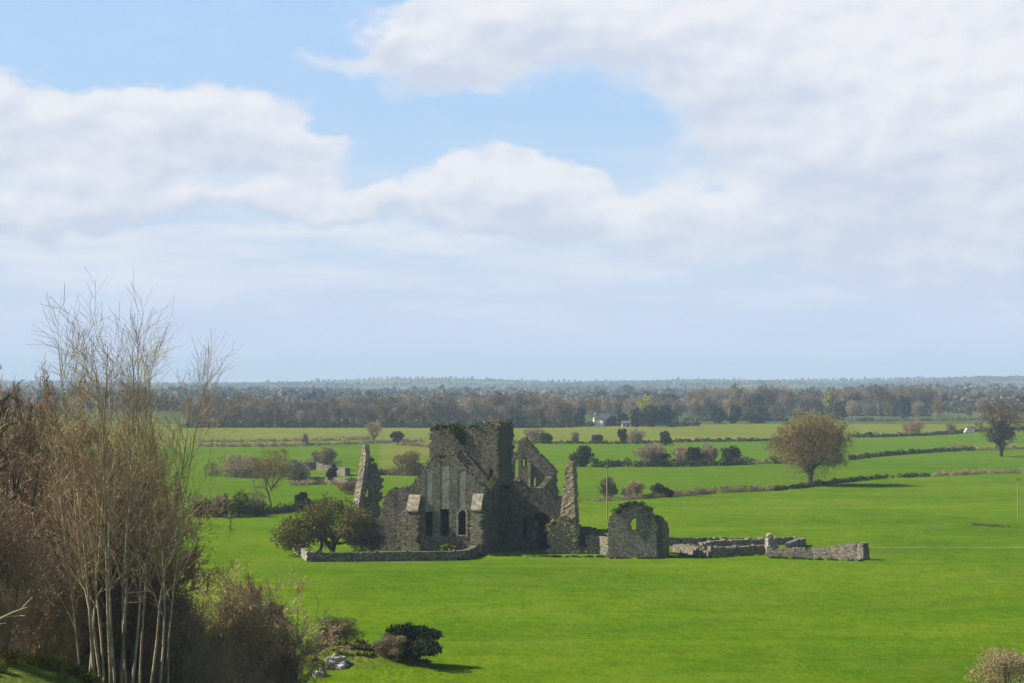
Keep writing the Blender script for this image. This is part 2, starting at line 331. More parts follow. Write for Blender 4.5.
mi = np.zeros(len(Q), int)
mi[above(HL['front'])] = 1
mi[above(HL['mid'])] = 1
mi[above(HL['back'])] = 2
mi[(cpx < 380) & above(HL['front']) & ~above(HL['mid'])] = 1
mi[(cpx > 380) & (cpx < 470) & above(HL['mid']) & ~above(HL['back'])] = 2
mi[(cen[:, 1] < 150)] = 3
mi[cpy < 424] = 4
ground = mesh_np('ground', V, Q, [M['grass'], M['grass_bright'], M['grass_olive'], M['grass_rough'], M['far_fields']], smooth=True, mi=mi)
tag(ground, kind='structure')

# ---------------------------------------------------------------- haze
hb = [(-9800, -150, -2), (9800, -150, -2), (9800, 16500, -2), (-9800, 16500, -2)]
hv = hb + [(a, b_, 140) for a, b_, _ in hb]
haze = mesh_np('haze', hv, [(0,3,2,1),(4,5,6,7),(0,1,5,4),(1,2,6,5),(2,3,7,6),(3,0,4,7)], [])
hm = bpy.data.materials.new('haze_air'); hm.use_nodes = True; hm.node_tree.nodes.clear(); t = NT(hm.node_tree)
pv = t.n('ShaderNodeVolumePrincipled'); pv.inputs['Color'].default_value = (0.58, 0.78, 1.0, 1); pv.inputs['Density'].default_value = 1.25e-4; pv.inputs['Anisotropy'].default_value = 0.0
o_ = t.n('ShaderNodeOutputMaterial'); t.nt.links.new(pv.outputs[0], o_.inputs['Volume'])
haze.data.materials.append(hm); tag(haze, kind='stuff')

# ---------------------------------------------------------------- masonry
rsm = np.random.RandomState(11)
def inside(px, py, poly):
    poly = np.asarray(poly); x0, y0 = poly[:, 0], poly[:, 1]; x1, y1 = np.roll(x0, -1), np.roll(y0, -1)
    r = np.zeros(px.shape, bool)
    for a, b_, c, d in zip(x0, y0, x1, y1):
        cond = ((b_ > py) != (d > py))
        with np.errstate(divide='ignore', invalid='ignore'):
            xi = (c-a)*(py-b_)/(d-b_+1e-12)+a
        r ^= cond & (px < xi)
    return r
def masonry(name, org, sdir_, ndir, outline, holes=(), thick=0.9, cell=0.25, mat=None, parent=None, rough=0.010, crumble=0.22, topz=None):
    """a wall of rubble: cells of a grid in the wall's plane (s along sdir_, z up), front face at org, thickness along ndir"""
    org = np.asarray(org, float); sdir_ = np.asarray(sdir_, float); ndir = np.asarray(ndir, float)
    o = np.asarray(outline); s0, s1 = o[:, 0].min()-0.5, o[:, 0].max()+0.5; z0, z1 = o[:, 1].min(), o[:, 1].max()+0.5
    ns, nzz = int((s1-s0)/cell)+1, int((z1-z0)/cell)+1
    S = s0+(np.arange(ns)+0.5)*cell; Zc = z0+(np.arange(nzz)+0.5)*cell
    SS, ZZ = np.meshgrid(S, Zc)
    def sm(a):
        return (a+np.roll(a, 1, 0)+np.roll(a, 1, 1)+np.roll(np.roll(a, 1, 0), 1, 1))/2
    ds = sm(rsm.uniform(-1, 1, SS.shape))*crumble; dz = sm(rsm.uniform(-1, 1, SS.shape))*crumble
    keep = inside(SS+ds, ZZ+dz, o)
    for h in holes: keep &= ~inside(SS, ZZ, h)
    vs = s0+np.arange(ns+1)*cell; vz = z0+np.arange(nzz+1)*cell; VS, VZ = np.meshgrid(vs, vz)
    sh = VS.shape; jx = rsm.uniform(-1, 1, sh)*cell*0.15; jz = rsm.uniform(-1, 1, sh)*cell*0.15; jz[0] = 0
    fr = rsm.uniform(-rough, rough, sh); bk = rsm.uniform(-rough, rough, sh)+thick
    def pts(dd): return org + (VS+jx)[..., None]*sdir_ + dd[..., None]*ndir + (VZ+jz)[..., None]*np.array([0, 0, 1.0])
    Vf, Vb = pts(fr), pts(bk); n = sh[0]*sh[1]; Vv = np.concatenate([Vf.reshape(-1, 3), Vb.reshape(-1, 3)])
    r, c = np.nonzero(keep); a = r*sh[1]+c; b_, c_, d = a+1, a+sh[1]+1, a+sh[1]
    F = [np.stack([a, b_, c_, d], 1), np.stack([n+a, n+d, n+c_, n+b_], 1)]
    kp = np.pad(keep, 1)
    def side(nb, p, q):
        mk = ~nb[r, c]; return np.stack([p[mk], n+p[mk], n+q[mk], q[mk]], 1)
    F.append(side(kp[:-2, 1:-1], a, b_)); F.append(side(kp[1:-1, 2:], b_, c_)); F.append(side(kp[2:, 1:-1], c_, d)); F.append(side(kp[1:-1, :-2], d, a))
    F = np.concatenate(F); used = np.unique(F); rem = np.full(len(Vv), -1); rem[used] = np.arange(len(used))
    return mesh_np(name, Vv[used], rem[F], mat or M['stone'], parent)
# the abbey's own frame: U to the north (right), VV to the west (away)
TH = R(13.0); U = np.array([math.cos(TH), -math.sin(TH), 0]); VV = np.array([math.sin(TH), math.cos(TH), 0]); UP = np.array([0, 0, 1.0])
O = G(446, 553)
def W(px, py, v):
    d = ray(px, py); C0 = np.array([0, 0, CH]); t = (v-(C0-O)@VV)/(d@VV); P = C0+t*d-O
    return (P@U, P[2])
def front(name, v, pix, holes=(), **kw):
    ol = [W(a, b_, v) for a, b_ in pix]; ol = [(s, max(z, -0.3) if i else z) for i, (s, z) in enumerate(ol)]
    ol = [(s, -0.4 if z < 1.0 else z) for s, z in ol]
    hs = [[W(a, b_, v) for a, b_ in h] for h in holes]
    return masonry(name, O+VV*v, U, VV, ol, hs, **kw)
def sidewall(name, u, pts, holes=(), **kw):      # plane u = const, outer face at u, points are (v, z)
    return masonry(name, O+U*u, VV, -U, pts, holes, **kw)
abbey = empty('ruined_abbey', O); tag(abbey, 'large roofless grey stone abbey with square central tower and ivy on its wall tops', 'ruined abbey')
def keepw(o):   # children keep world placement under an unrotated empty
    o.location = (-O[0], -O[1], -O[2]); return o
def part(o, parent=None, base=None):
    o.parent = parent or abbey
    if parent is None: o.location = tuple(-O)
    return o
def lancet(x0, x1, yt, yb): return [(x0, yb), (x0, yt+3.5), ((x0+x1)/2, yt), (x1, yt+3.5), (x1, yb)]
# tower
TV0, TV1 = 10.0, 20.2; tz = W(430, 427, TV0)[1]
ul, ur = W(430, 500, TV0)[0], W(497.5, 500, TV0)[0]
tower = part(front('tower_front', TV0, [(430,553),(430,431),(433,429),(440,427),(447,429),(452,426),(465,427),(480,427),(488,425),(493,426),(497.5,425),(497.5,553)],
     holes=[[(489,478),(489,470),(493,470),(493,478)], [(448,553),(448,520),(463,505),(478,520),(478,553)]], thick=1.1, cell=0.22))
part(sidewall('tower_side', ur, [(TV0+1.1,-.4),(TV0+1.1,19.3),(TV0+2.6,19.4),(TV0+3.4,20.1),(TV0+5,19.2),(TV0+7.5,19.6),(TV1,20.0),(TV1,-.4)], thick=1.1, mat=M['stone_shade']))
part(sidewall('tower_side', ul+1.1, [(TV0+1.1,-.4),(TV0+1.1,19.0),(TV0+5,19.2),(TV1,18.6),(TV1,-.4)], thick=1.1))
part(masonry('tower_back', O+VV*TV1, U, VV, [(ul,-.4),(ul,18.5),(ul+4,19.2),(ur-2,18.9),(ur-1.2,20.0),(ur,20.4),(ur,-.4)], [], thick=1.0))
# merlon stubs on the corner
part(masonry('parapet', O+VV*(TV0+1.1), U, VV, [(ur-1.3,19.0),(ur-1.3,20.2),(ur-0.7,20.4),(ur,19.9),(ur,19.0)], thick=1.4, mat=M['stone_warm']))
# choir gable
g1 = [(408,553),(408,489),(412,485),(417,480),(423,472),(428,464),(432,459),(437,457),(455,456),(460,461),(466,468),(473,476),(479,484),(485,487),(485.5,553)]
lh = [lancet(425,432,466,536), lancet(440.5,449.5,462,536), lancet(458,466,468,536)]
part(front('gable_wall', 0.0, g1, lh, thick=1.2, cell=0.2))
for (a, b_, yt, yb) in ((425,432,466,512), (440.5,449.5,462,509), (458,466,468,508)):
    part(front('blocked_lancet', 0.06, [(a-.5,yb),(a-.5,yt+2),((a+b_)/2,yt-1),(b_+.5,yt+2),(b_+.5,yb)], thick=0.8, crumble=0.03, rough=0.01, mat=M['stone_panel']))
part(front('window_surround', -0.12, [(456.5,536),(456.5,512),(460,508),(465,508),(467.5,512),(467.5,537)], [[(458.5,535),(458.5,513),(461.5,510),(464,510),(465.8,513),(465.8,535)]], thick=0.3, crumble=0.02, cell=0.15, mat=M['stone_pale']))
cu0, cu1 = W(408.5, 500, 0)[0], W(485, 500, 0)[0]
part(sidewall('choir_wall', cu1, [(1.2,-.4),(1.2,9.8),(2.5,10.0),(4,9.3),(6,10.2),(8,11.0),(10,11.6),(10,-.4)], [[(4.4,5.2),(4.4,8),(5.1,8.6),(5.8,8),(5.8,5.2)]], thick=1.1, mat=M['stone_shade']))
part(sidewall('choir_wall', cu0+1.1, [(1.2,-.4),(1.2,9.8),(4,9.0),(7,9.6),(10,10.5),(10,-.4)], thick=1.1))
for nm, v0, v1, z0, hw_ in (('choir_shade_slab', 1.25, 9.95, 7.4, cu1-1.15), ('crossing_vault', TV0+1.15, TV1-.1, 9.2, ur-1.15)):  # choir slab is unseen, added to darken the lower lancet openings
    V_ = [O+U*a+VV*b_+UP*c for c in (z0, z0+.5) for a, b_ in ((-hw_+.02, v0), (hw_-.02, v0), (hw_-.02, v1), (-hw_+.02, v1))]
    part(mesh_np(nm, V_, [(3,2,1,0),(4,5,6,7),(0,1,5,4),(1,2,6,5),(2,3,7,6),(3,0,4,7)], M['stone']))
# raised roof creases on the tower
def bar(name, p0, p1, v, wdt, dep, mat, parent=None):
    a, b_ = W(*p0, v), W(*p1, v); a, b_ = np.array(a), np.array(b_); d = (b_-a)/np.linalg.norm(b_-a); n2 = np.array([-d[1], d[0]])*wdt/2
    ol = [a-n2, b_-n2, b_+n2, a+n2]
    return part(masonry(name, O+VV*(v), U, VV, ol, thick=dep+0.02, cell=0.12, rough=0.03, crumble=0.05, mat=mat))
bar('roof_crease', (461,449), (486.5,479), TV0-0.35, 0.34, 0.35, M['stone'])
bar('roof_crease', (461,449), (445,463), TV0-0.35, 0.34, 0.35, M['stone'])
# buttresses
def buttress(px0, px1, ytop, ycap, v, proud, mat_cap):
    u0, u1 = W(px0, 520, v)[0], W(px1, 520, v)[0]; zt, zc = W(px0, ytop, 0)[1], W(px0, ycap, v)[1]
    b_ = part(masonry('buttress', O+VV*v, U, VV, [(u0,-.4),(u0,zc),(u1,zc),(u1,zc*0.45),(u1-0.2,-.4)], thick=proud, cell=0.2, mat=M['stone_warm'], crumble=0.3))
    n = 8; Vv = []; Q_ = []
    for k in range(n+1):
        for j in range(n+1):
            s = u0+(u1-u0)*j/n; f = k/n
            for off in (0.0, 0.22):
                P = O+U*s+VV*(v-0.1+(proud+0.1)*f)+UP*(zc+0.02+(zt-zc)*f+off+rsm.uniform(-.03, .03)); Vv.append(P)
    idx = lambda k, j, l: (k*(n+1)+j)*2+l
    for k in range(n):
        for j in range(n):
            Q_.append((idx(k,j,1), idx(k,j+1,1), idx(k+1,j+1,1), idx(k+1,j,1))); Q_.append((idx(k,j,0), idx(k+1,j,0), idx(k+1,j+1,0), idx(k,j+1,0)))
    for j in range(n):
        Q_.append((idx(0,j,0), idx(0,j+1,0), idx(0,j+1,1), idx(0,j,1))); Q_.append((idx(n,j+1,0), idx(n,j,0), idx(n,j,1), idx(n,j+1,1)))
        Q_.append((idx(j+1,0,0), idx(j,0,0), idx(j,0,1), idx(j+1,0,1))); Q_.append((idx(j,n,0), idx(j+1,n,0), idx(j+1,n,1), idx(j,n,1)))
    c = mesh_np('buttress_cap', Vv, Q_, mat_cap, b_)
    # side cheeks under the slope
    for s in (u0, u1-0.3):
        part(masonry('buttress_cheek', O+U*(s+0.3), VV, -U, [(v+0.05, zc-0.02), (v+proud, zc-0.02), (v+proud, zt-0.05)], thick=0.3, cell=0.15, crumble=0.02), parent=b_)
    return b_
buttress(406, 418, 496, 512, -1.7, 1.65, M['stone_pale'])
buttress(470.5, 481, 495, 511, -1.7, 1.65, M['stone_pale'])
part(front('buttress', -1.2, [(396,553),(397,538),(396,525),(401,513),(408,511),(412,520),(415,530),(413,553)], thick=1.6, crumble=0.5, mat=M['stone_warm']))
# south transept end
part(front('chapel_wall', 1.6, [(375,553),(378,525),(381,508),(386,496),(391,490),(397,488.5),(409,487),(409,553)], thick=1.2))
part(front('chapel_wall', 9.0, [(372,553),(376,520),(384,512),(430,509),(430,553)], thick=1.0))
# north transept and its arch
arch = [(531,549),(531,521),(535,515),(541,512),(547,515),(552,523),(554,549)]
part(front('transept_wall', TV0+0.2, [(497.7,553),(497.7,486),(506,488),(516,487),(528,488),(541,489),(552,492),(560,497),(563,506),(566,516),(559,526),(557,553)], [arch, [(523,540),(523,518),(525.5,514),(528,518),(528,540)]], thick=1.0, mat=M['stone_shade']))
part(front('transept_wall', TV0+8.5, [(500,553),(500,496),(530,497),(556,500),(560,520),(566,545),(566,553)], [[(548,530),(548,518),(551,513),(554,518),(554,530)]], thick=1.0, mat=M['stone_shade']))
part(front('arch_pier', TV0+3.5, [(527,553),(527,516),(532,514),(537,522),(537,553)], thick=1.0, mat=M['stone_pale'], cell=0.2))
part(sidewall('transept_end', W(566,520,TV0)[0], [(TV0+1.3,-.4),(TV0+1.3,4.5),(TV0+3,6.0),(TV0+6,7.6),(TV0+8.4,7.4),(TV0+8.4,-.4)], thick=1.0, mat=M['stone_shade']))
ue = W(566,520,TV0)[0]-1.05; V_ = [O+U*a+VV*b_+UP*c for c in (5.6, 6.0) for a, b_ in ((ur+.05, TV0+1.25), (ue, TV0+1.25), (ue, TV0+8.45), (ur+.05, TV0+8.45))]
part(mesh_np('transept_shade_slab', V_, [(3,2,1,0),(4,5,6,7),(0,1,5,4),(1,2,6,5),(2,3,7,6),(3,0,4,7)], M['stone']))  # unseen slab, added so the transept arches stay dark
part(front('plinth', TV0-5.5, [(486,553),(486,546),(500,547),(520,548),(549,549),(549,553)], thick=0.8, mat=M['stone_shade']))
# nave and west gable
wg = [(500,525),(500,454),(512,453),(517,452),(518,443),(521,438.5),(525,437.5),(529,441),(534,448),(541,455.5),(549,463),(556,470.5),(557,525)]
part(front('west_gable', 52.0, wg, [lancet(521.6,524.2,456.5,466), lancet(525.2,527.6,456.5,466), lancet(514,518.5,457,477), lancet(532.8,535.8,475,487)], thick=1.2, cell=0.2, mat=M['stone']))
part(front('window_pier', 51.6, [(528.3,492),(528.3,463),(530.6,463),(530.6,492)], thick=0.5, cell=0.15, crumble=.03, mat=M['stone_pale']))
part(front('ledge', 51.3, [(511,480),(511,477.5),(520,479),(520,481.5)], thick=0.8, cell=0.15, crumble=.05, mat=M['stone_warm']))
nu = W(556, 480, 52)[0]
part(sidewall('nave_wall', nu, [(20.3,-.4),(20.3,8.3),(28,8.0),(36,7.4),(44,8.4),(50,9.8),(52,10.2),(52,-.4)], thick=1.1))
part(sidewall('nave_wall', -nu+1.1, [(20.3,-.4),(20.3,7.3),(36,6.4),(50,9.8),(52,10.2),(52,-.4)], thick=1.1))

# leaf / ivy / twig clouds ------------------------------------------------
def cloud(lumps, n, size, aspect=1.0, rs=None, shell=0.55, upb=0.0):
    """random leaf quads through a set of ellipsoids (cx,cy,cz,rx,ry,rz)"""
    rs = rs or np.random.RandomState(1); L = np.asarray(lumps, float); vol = (L[:, 3]*L[:, 4]*L[:, 5])**0.8; pick = rs.choice(len(L), n, p=vol/vol.sum())
    d = rs.normal(size=(n, 3)); d /= np.linalg.norm(d, axis=1)[:, None]
    rr = np.where(rs.rand(n) < shell, rs.uniform(0.8, 1.08, n), rs.rand(n)**0.45)
    rr = rr*(1+0.16*np.sin(d[:, 0]*7+pick)*np.sin(d[:, 2]*6+pick*2)+0.10*np.sin(d[:, 1]*13+pick))
    P = L[pick, :3]+d*rr[:, None]*L[pick, 3:]
    P[:, 2] = np.where(P[:, 2] < 0.03, np.abs(P[:, 2])*0.3+0.03, P[:, 2])
    a = d*1.0+rs.normal(size=(n, 3))*0.75; a[:, 2] += upb; a /= np.linalg.norm(a, axis=1)[:, None]
    b_ = np.cross(a, rs.normal(size=(n, 3))); b_ /= np.linalg.norm(b_, axis=1)[:, None]
    s = size*rs.uniform(0.55, 1.4, n)[:, None]; ha = a*s*0.5*aspect; hb = b_*s*0.5
    V = np.stack([P-ha-hb*0.7, P-ha*0.2+hb, P+ha+hb*0.4, P+ha*0.3-hb], 1).reshape(-1, 3)
    return V, np.arange(4*n).reshape(n, 4)
def rand_lumps(rs, w_, h_, k, d_=None):
    d_ = d_ or w_; k = k+4; out = [(rs.uniform(-.1, .1)*w_, 0, h_*0.36, w_*0.34, d_*0.34, h_*0.38)]
    for _ in range(k):
        a = rs.uniform(0, 6.283); r = rs.uniform(0.3, 1.0); s = rs.uniform(0.10, 0.25)
        z = rs.uniform(0.2, 0.85); f = math.sqrt(max(0.05, 1-((z-0.4)/0.62)**2))
        out.append((math.cos(a)*r*w_*0.38*f, math.sin(a)*r*d_*0.38*f, h_*z, w_*s, d_*s, h_*s*0.9))
    L = np.array(out); q = np.clip(np.hypot(L[:, 0]/(w_*.5), L[:, 1]/(d_*.5)), 0, 1)
    L[:, 2] = np.maximum(np.minimum(L[:, 2], h_*(.45+.55*np.sqrt(1-.9*q*q))-L[:, 5]*.9), L[:, 5]*.5); return L

# ---------------------------------------------------------------- tree generator
def norm(a): return a/np.maximum(np.linalg.norm(a, axis=-1, keepdims=True), 1e-9)
def gen_tree(seed, stems, levels, k=5, wander=0.18, up=0.10, minlen=0.0):
    """stems: list of (pos, dir, length, radius); levels: list of (children, angle_deg, len_ratio, rad_ratio, t_min). Returns per-level (P0,P1,R0,R1)."""
    rs = np.random.RandomState(seed)
    pos_ = np.array([s[0] for s in stems], float); dr = norm(np.array([s[1] for s in stems], float)); ln = np.array([s[2] for s in stems], float); rd = np.array([s[3] for s in stems], float)
    out = []
    for li in range(len(levels)+1):
        n = len(pos_); kk = k if li < 2 else ((4 if li == 2 else 3) if li < len(levels) else 2)
        pts = np.zeros((n, kk+1, 3)); ds = np.zeros((n, kk+1, 3)); pts[:, 0] = pos_; d = dr.copy(); ds[:, 0] = d
        for j in range(kk):
            d = norm(d+rs.normal(size=(n, 3))*wander+np.array([0, 0, up])); pts[:, j+1] = pts[:, j]+d*(ln/kk)[:, None]; ds[:, j+1] = d
        taper = 1-0.8*np.arange(kk+1)/kk; rads = rd[:, None]*taper[None]
        out.append((pts[:, :-1].reshape(-1, 3), pts[:, 1:].reshape(-1, 3), rads[:, :-1].ravel(), rads[:, 1:].ravel()))
        if li == len(levels): break
        c, ang, lr, rr, tmin = levels[li]
        t = tmin+(1-tmin)*(np.arange(c)[None]+rs.rand(n, c))/c; t = np.minimum(t, 0.999); f = t*kk; i0 = f.astype(int); fr = (f-i0)[..., None]
        ar = np.arange(n)[:, None]; P = pts[ar, i0]*(1-fr)+pts[ar, i0+1]*fr; D = ds[ar, i0+1]
        perp = norm(np.cross(D, rs.normal(size=(n, c, 3)))); an = np.radians(ang)*rs.uniform(0.6, 1.35, (n, c, 1))
        nd = norm(D*np.cos(an)+perp*np.sin(an)); nl = ln[:, None]*lr*rs.uniform(0.6, 1.25, (n, c))*(1.15-0.65*t); nl = np.maximum(nl, minlen*rs.uniform(.6, 1.5, (n, c))*(.75**li))
        nr = np.minimum(rd[:, None]*rr, rd[:, None]*(1-0.8*t)*0.9)*rs.uniform(0.7, 1.0, (n, c))
        pos_, dr, ln, rd = P.reshape(-1, 3), nd.reshape(-1, 3), nl.ravel(), nr.ravel()
    return out
def prisms(segs, minr, sides=3):
    P0 = np.concatenate([s[0] for s in segs]); P1 = np.concatenate([s[1] for s in segs]); R0 = np.maximum(np.concatenate([s[2] for s in segs]), minr); R1 = np.maximum(np.concatenate([s[3] for s in segs]), minr*0.8)
    d = norm(P1-P0); ref = np.where(np.abs(d[:, 2:3]) > 0.9, np.array([[1.0, 0, 0]]), np.array([[0, 0, 1.0]])); a = norm(np.cross(d, ref)); b_ = np.cross(d, a); n = len(P0)
    V = np.zeros((n, 2*sides, 3))
    for i in range(sides):
        c, s = math.cos(6.2832*i/sides), math.sin(6.2832*i/sides); off = a*c+b_*s
        V[:, i] = P0+off*R0[:, None]-d*R0[:, None]*0.15; V[:, sides+i] = P1+off*R1[:, None]+d*R1[:, None]*0.15
    base = np.arange(n)[:, None]*2*sides
    F = np.concatenate([base+np.array([[i, (i+1) % sides, sides+(i+1) % sides, sides+i]]) for i in range(sides)])
    return V.reshape(-1, 3), F
def fit(levels_out, H_, W_):
    al = np.concatenate([s[1] for s in levels_out]); zt = np.percentile(al[:, 2], 99.7); r = np.percentile(np.hypot(al[:, 0], al[:, 1]), 98.5)
    fz = H_/zt; fr = (W_/2)/r
    S = np.array([fr, fr, fz])
    return [(a*S, b_*S, c*min(fz, 1.3), d*min(fz, 1.3)) for a, b_, c, d in levels_out]
def dome(w_, h_, n, size, seed, zc=.58, rz_=.42, k=9, asp=5.0, flat=1.0):
    """fine twig ends that fill out a bare crown"""
    rs = np.random.RandomState(seed); lum = [(0, 0, h_*zc, w_*.40, w_*.40*flat, h_*rz_*.92)]
    for i in range(k):
        a = 6.283*i/k+rs.uniform(-.4, .4); e = rs.uniform(-.45, 1.1); c, sn = math.cos(e), math.sin(e); s = rs.uniform(.16, .26)
        lum.append((math.cos(a)*c*w_*.31, math.sin(a)*c*w_*.31*flat, h_*(zc+sn*rz_*.62), w_*s, w_*s*flat, h_*s*.8))
    V, F = cloud(lum, n, size, asp, rs, .35, .45); return V, F
def tree_thing(name, loc, lv, minr, mt, mc, nthick=2, rz=0.0, leaves=None, leafmat=None, sides=6, extra=None):
    root = empty(name, loc, rz)
    V, F = prisms(lv[:nthick], minr, sides); mesh_np('trunk', V, F, mt, root, smooth=True)
    V, F = prisms(lv[nthick:], minr, 3)
    if extra is not None: F = np.concatenate([F, extra[1]+len(V)]); V = np.concatenate([V, extra[0]])
    mesh_np('crown', V, F, mc, root)
    if leaves is not None: mesh_np('ivy', leaves[0], leaves[1], leafmat, root)
    return root
def copy_tree(o, parent=None):
    c = o.copy(); COL.objects.link(c); c.parent = parent
    for ch in o.children: copy_tree(ch, c)
    return c
def gz(px, py):
    p = G(px, py); p[2] = H(p[0], p[1]); return p
def mpp(Y): return Y/FPX

# ---------------------------------------------------------------- ivy and grass on the abbey's wall tops
def ivy_on(name, path, n, size, mat, parent=abbey, spread=(0.5, 0.5, 0.4), seed=1, drop=0.0):
    rs = np.random.RandomState(seed); P = np.array(path, float); k = rs.randint(0, len(P)-1, n); f = rs.rand(n, 1)
    c = P[k]*(1-f)+P[k+1]*f
    lum = 0.6+0.4*np.sin(c[:, :1]*2.1+c[:, 2:]*1.7)
    c = c+rs.normal(size=(n, 3))*np.array(spread)*0.6*lum; c[:, 2] -= rs.rand(n)**2*drop
    a = norm(rs.normal(size=(n, 3)))*size*rs.uniform(.5, 1.3, (n, 1)); b_ = norm(np.cross(a, rs.normal(size=(n, 3))))*size*0.6
    V = np.stack([c-a*.5, c+b_*.5, c+a*.5, c-b_*.5], 1).reshape(-1, 3)-O
    o = mesh_np(name, V, np.arange(4*n).reshape(n, 4), mat, parent); o['kind'] = 'stuff'; return o
def wp(px, py, v, dv=0.5): s, z = W(px, py, v); return O+U*s+VV*(v+dv)+UP*z
ivy_on('ivy', [wp(430,430,TV0), wp(440,427.5,TV0), wp(452,427,TV0), wp(465,427.5,TV0), wp(480,427.5,TV0), wp(490,426,TV0)], 4200, 0.34, M['ivy'], spread=(.5,.5,.45), seed=2)
ivy_on('ivy', [wp(451,427,TV0,-.1), wp(459,431,TV0,-.1), wp(462,437,TV0,-.1), wp(463,443,TV0,-.1)], 1500, 0.3, M['ivy'], spread=(1.1,.2,.8), seed=3)
ivy_on('wall_top_grass', [wp(431,460,0), wp(437,457,0), wp(455,456,0)], 700, 0.28, M['ivy'], seed=4)
ivy_on('wall_top_grass', [wp(408,489,0), wp(423,472,0), wp(431,460,0)], 500, 0.24, M['ivy'], spread=(.3,.4,.2), seed=5)
ivy_on('wall_top_grass', [wp(385,497,1.6), wp(391,490,1.6), wp(409,487,1.6)], 800, 0.24, M['leaf_lime'], spread=(.4,.6,.2), seed=6)
ivy_on('wall_top_grass', [wp(512,453,52), wp(518,452,52), wp(523,438,52), wp(534,448,52), wp(555,470,52)], 600, 0.28, M['ivy'], spread=(.3,.4,.2), seed=7)
ivy_on('ivy', [wp(497,487,10), wp(516,487,10), wp(552,492,10), wp(563,506,10)], 900, 0.28, M['leaf_dark'], spread=(.4,.6,.3), seed=8)
ivy_on('ivy', [O+U*(cu1-.5)+VV*1+UP*10.2, O+U*(cu1-.5)+VV*9.8+UP*11.6], 700, 0.28, M['ivy'], spread=(.4,.6,.4), seed=9, drop=2.0)

# ---------------------------------------------------------------- free-standing fragments
def rough_loft(name, rings, rz, mat, seed=1, jit=0.12, sub=5, root_mat=None):
    """a broken pier: rings of (cx, cy, z, hx, hy); four-sided, subdivided and knocked about"""
    rs = np.random.RandomState(seed); zs = [r[2] for r in rings]; n = max(8, int((zs[-1]-zs[0])/0.28)); Z_ = np.linspace(zs[0], zs[-1], n)
    A = np.array(rings); per = 4*sub; V = []
    c, s = math.cos(rz), math.sin(rz)
    for z in Z_:
        cx, cy_, hx, hy = [np.interp(z, A[:, 2], A[:, i]) for i in (0, 1, 3, 4)]
        q = rs.uniform(0.9, 1.1)
        for k in range(per):
            e, f = divmod(k, sub); f = f/sub*2-1
            x, y = [(f, -1), (1, f), (-f, 1), (-1, -f)][e]
            x = x*hx*q+rs.uniform(-jit, jit); y = y*hy+rs.uniform(-jit, jit)
            V.append((cx+x*c-y*s, cy_+x*s+y*c, z+rs.uniform(-.06, .06)))
    Q_ = []
    for i in range(n-1):
        for k in range(per): Q_.append((i*per+k, i*per+(k+1) % per, (i+1)*per+(k+1) % per, (i+1)*per+k))
    V.append((*np.mean(np.array(V[-per:]), 0)[:2], Z_[-1]+0.15)); top = len(V)-1
    for k in range(per): Q_.append(((n-1)*per+k, (n-1)*per+(k+1) % per, top, top))
    V = np.array(V); o = mesh_np(name, V, [q for q in Q_ if len(set(q)) == 4], mat)
    me = o.data; bm = bmesh.new(); bm.from_mesh(me); bm.verts.ensure_lookup_table()
    for q in Q_:
        if len(set(q)) == 3: bm.faces.new([bm.verts[i] for i in q[:3]])
    bm.to_mesh(me); bm.free()
    return o
def at_v(px, py, v): s, z = W(px, py, v); P = O+U*s+VV*v; P[2] = z; return P
# left (south) leaning fragment
pf = O+U*W(368, 520, 13)[0]+VV*13; root = empty('wall_fragment', (pf[0], pf[1], 0))
tag(root, 'tall thin leaning shard of ruined wall standing left of the lancet gable', 'ruined wall')
def lp(px, py, v): q = at_v(px, py, v); return (q[0]-pf[0], q[1]-pf[1], q[2])
rg = []
for py, xl, xr in ((553,351,362),(520,352,361),(505,354,362),(490,356,364),(475,359,366.5),(462,361,368),(452,363,369),(445,364.5,367.5)):
    a, b_ = lp(xl, py, 13), lp(xr, py, 13); rg.append(((a[0]+b_[0])/2, (a[1]+b_[1])/2, max(a[2], -0.3), max(0.2, abs(b_[0]-a[0])/2*0.95), 0.55))
o = rough_loft('leaning_edge', rg[::1], -R(35), M['stone_pale'], 4, 0.05); o.parent = root
ol = []
for px_, py_ in ((360,553),(361,505),(364,475),(367,455),(369,452),(372,459),(376,465),(380,474),(382,486),(381,500),(379,512),(378,553)):
    q = lp(px_, py_, 13.4); ol.append((q[0], -.4 if q[2] < 1 else q[2]))
o = masonry('wall_body', (0, 0.55, 0), (1, 0.05, 0), (0, 1, 0), ol, [[(lp(364,497,13)[0], lp(364,497,13)[2]), (lp(366.5,487,13)[0], lp(366.5,487,13)[2]), (lp(368,497,13)[0], lp(368,497,13)[2])]], thick=1.2, crumble=0.35, mat=M['stone']); o.parent = root
V_, F_ = cloud([(lp(354,515,13)[0], -0.8, 3.5, 0.9, 0.8, 2.2), (lp(353,530,13)[0], -0.6, 1.5, 1.3, 1, 1.8)], 1500, 0.26, 1.2, np.random.RandomState(3)); mesh_np('ivy', V_, F_, M['leaf_olive'], root)
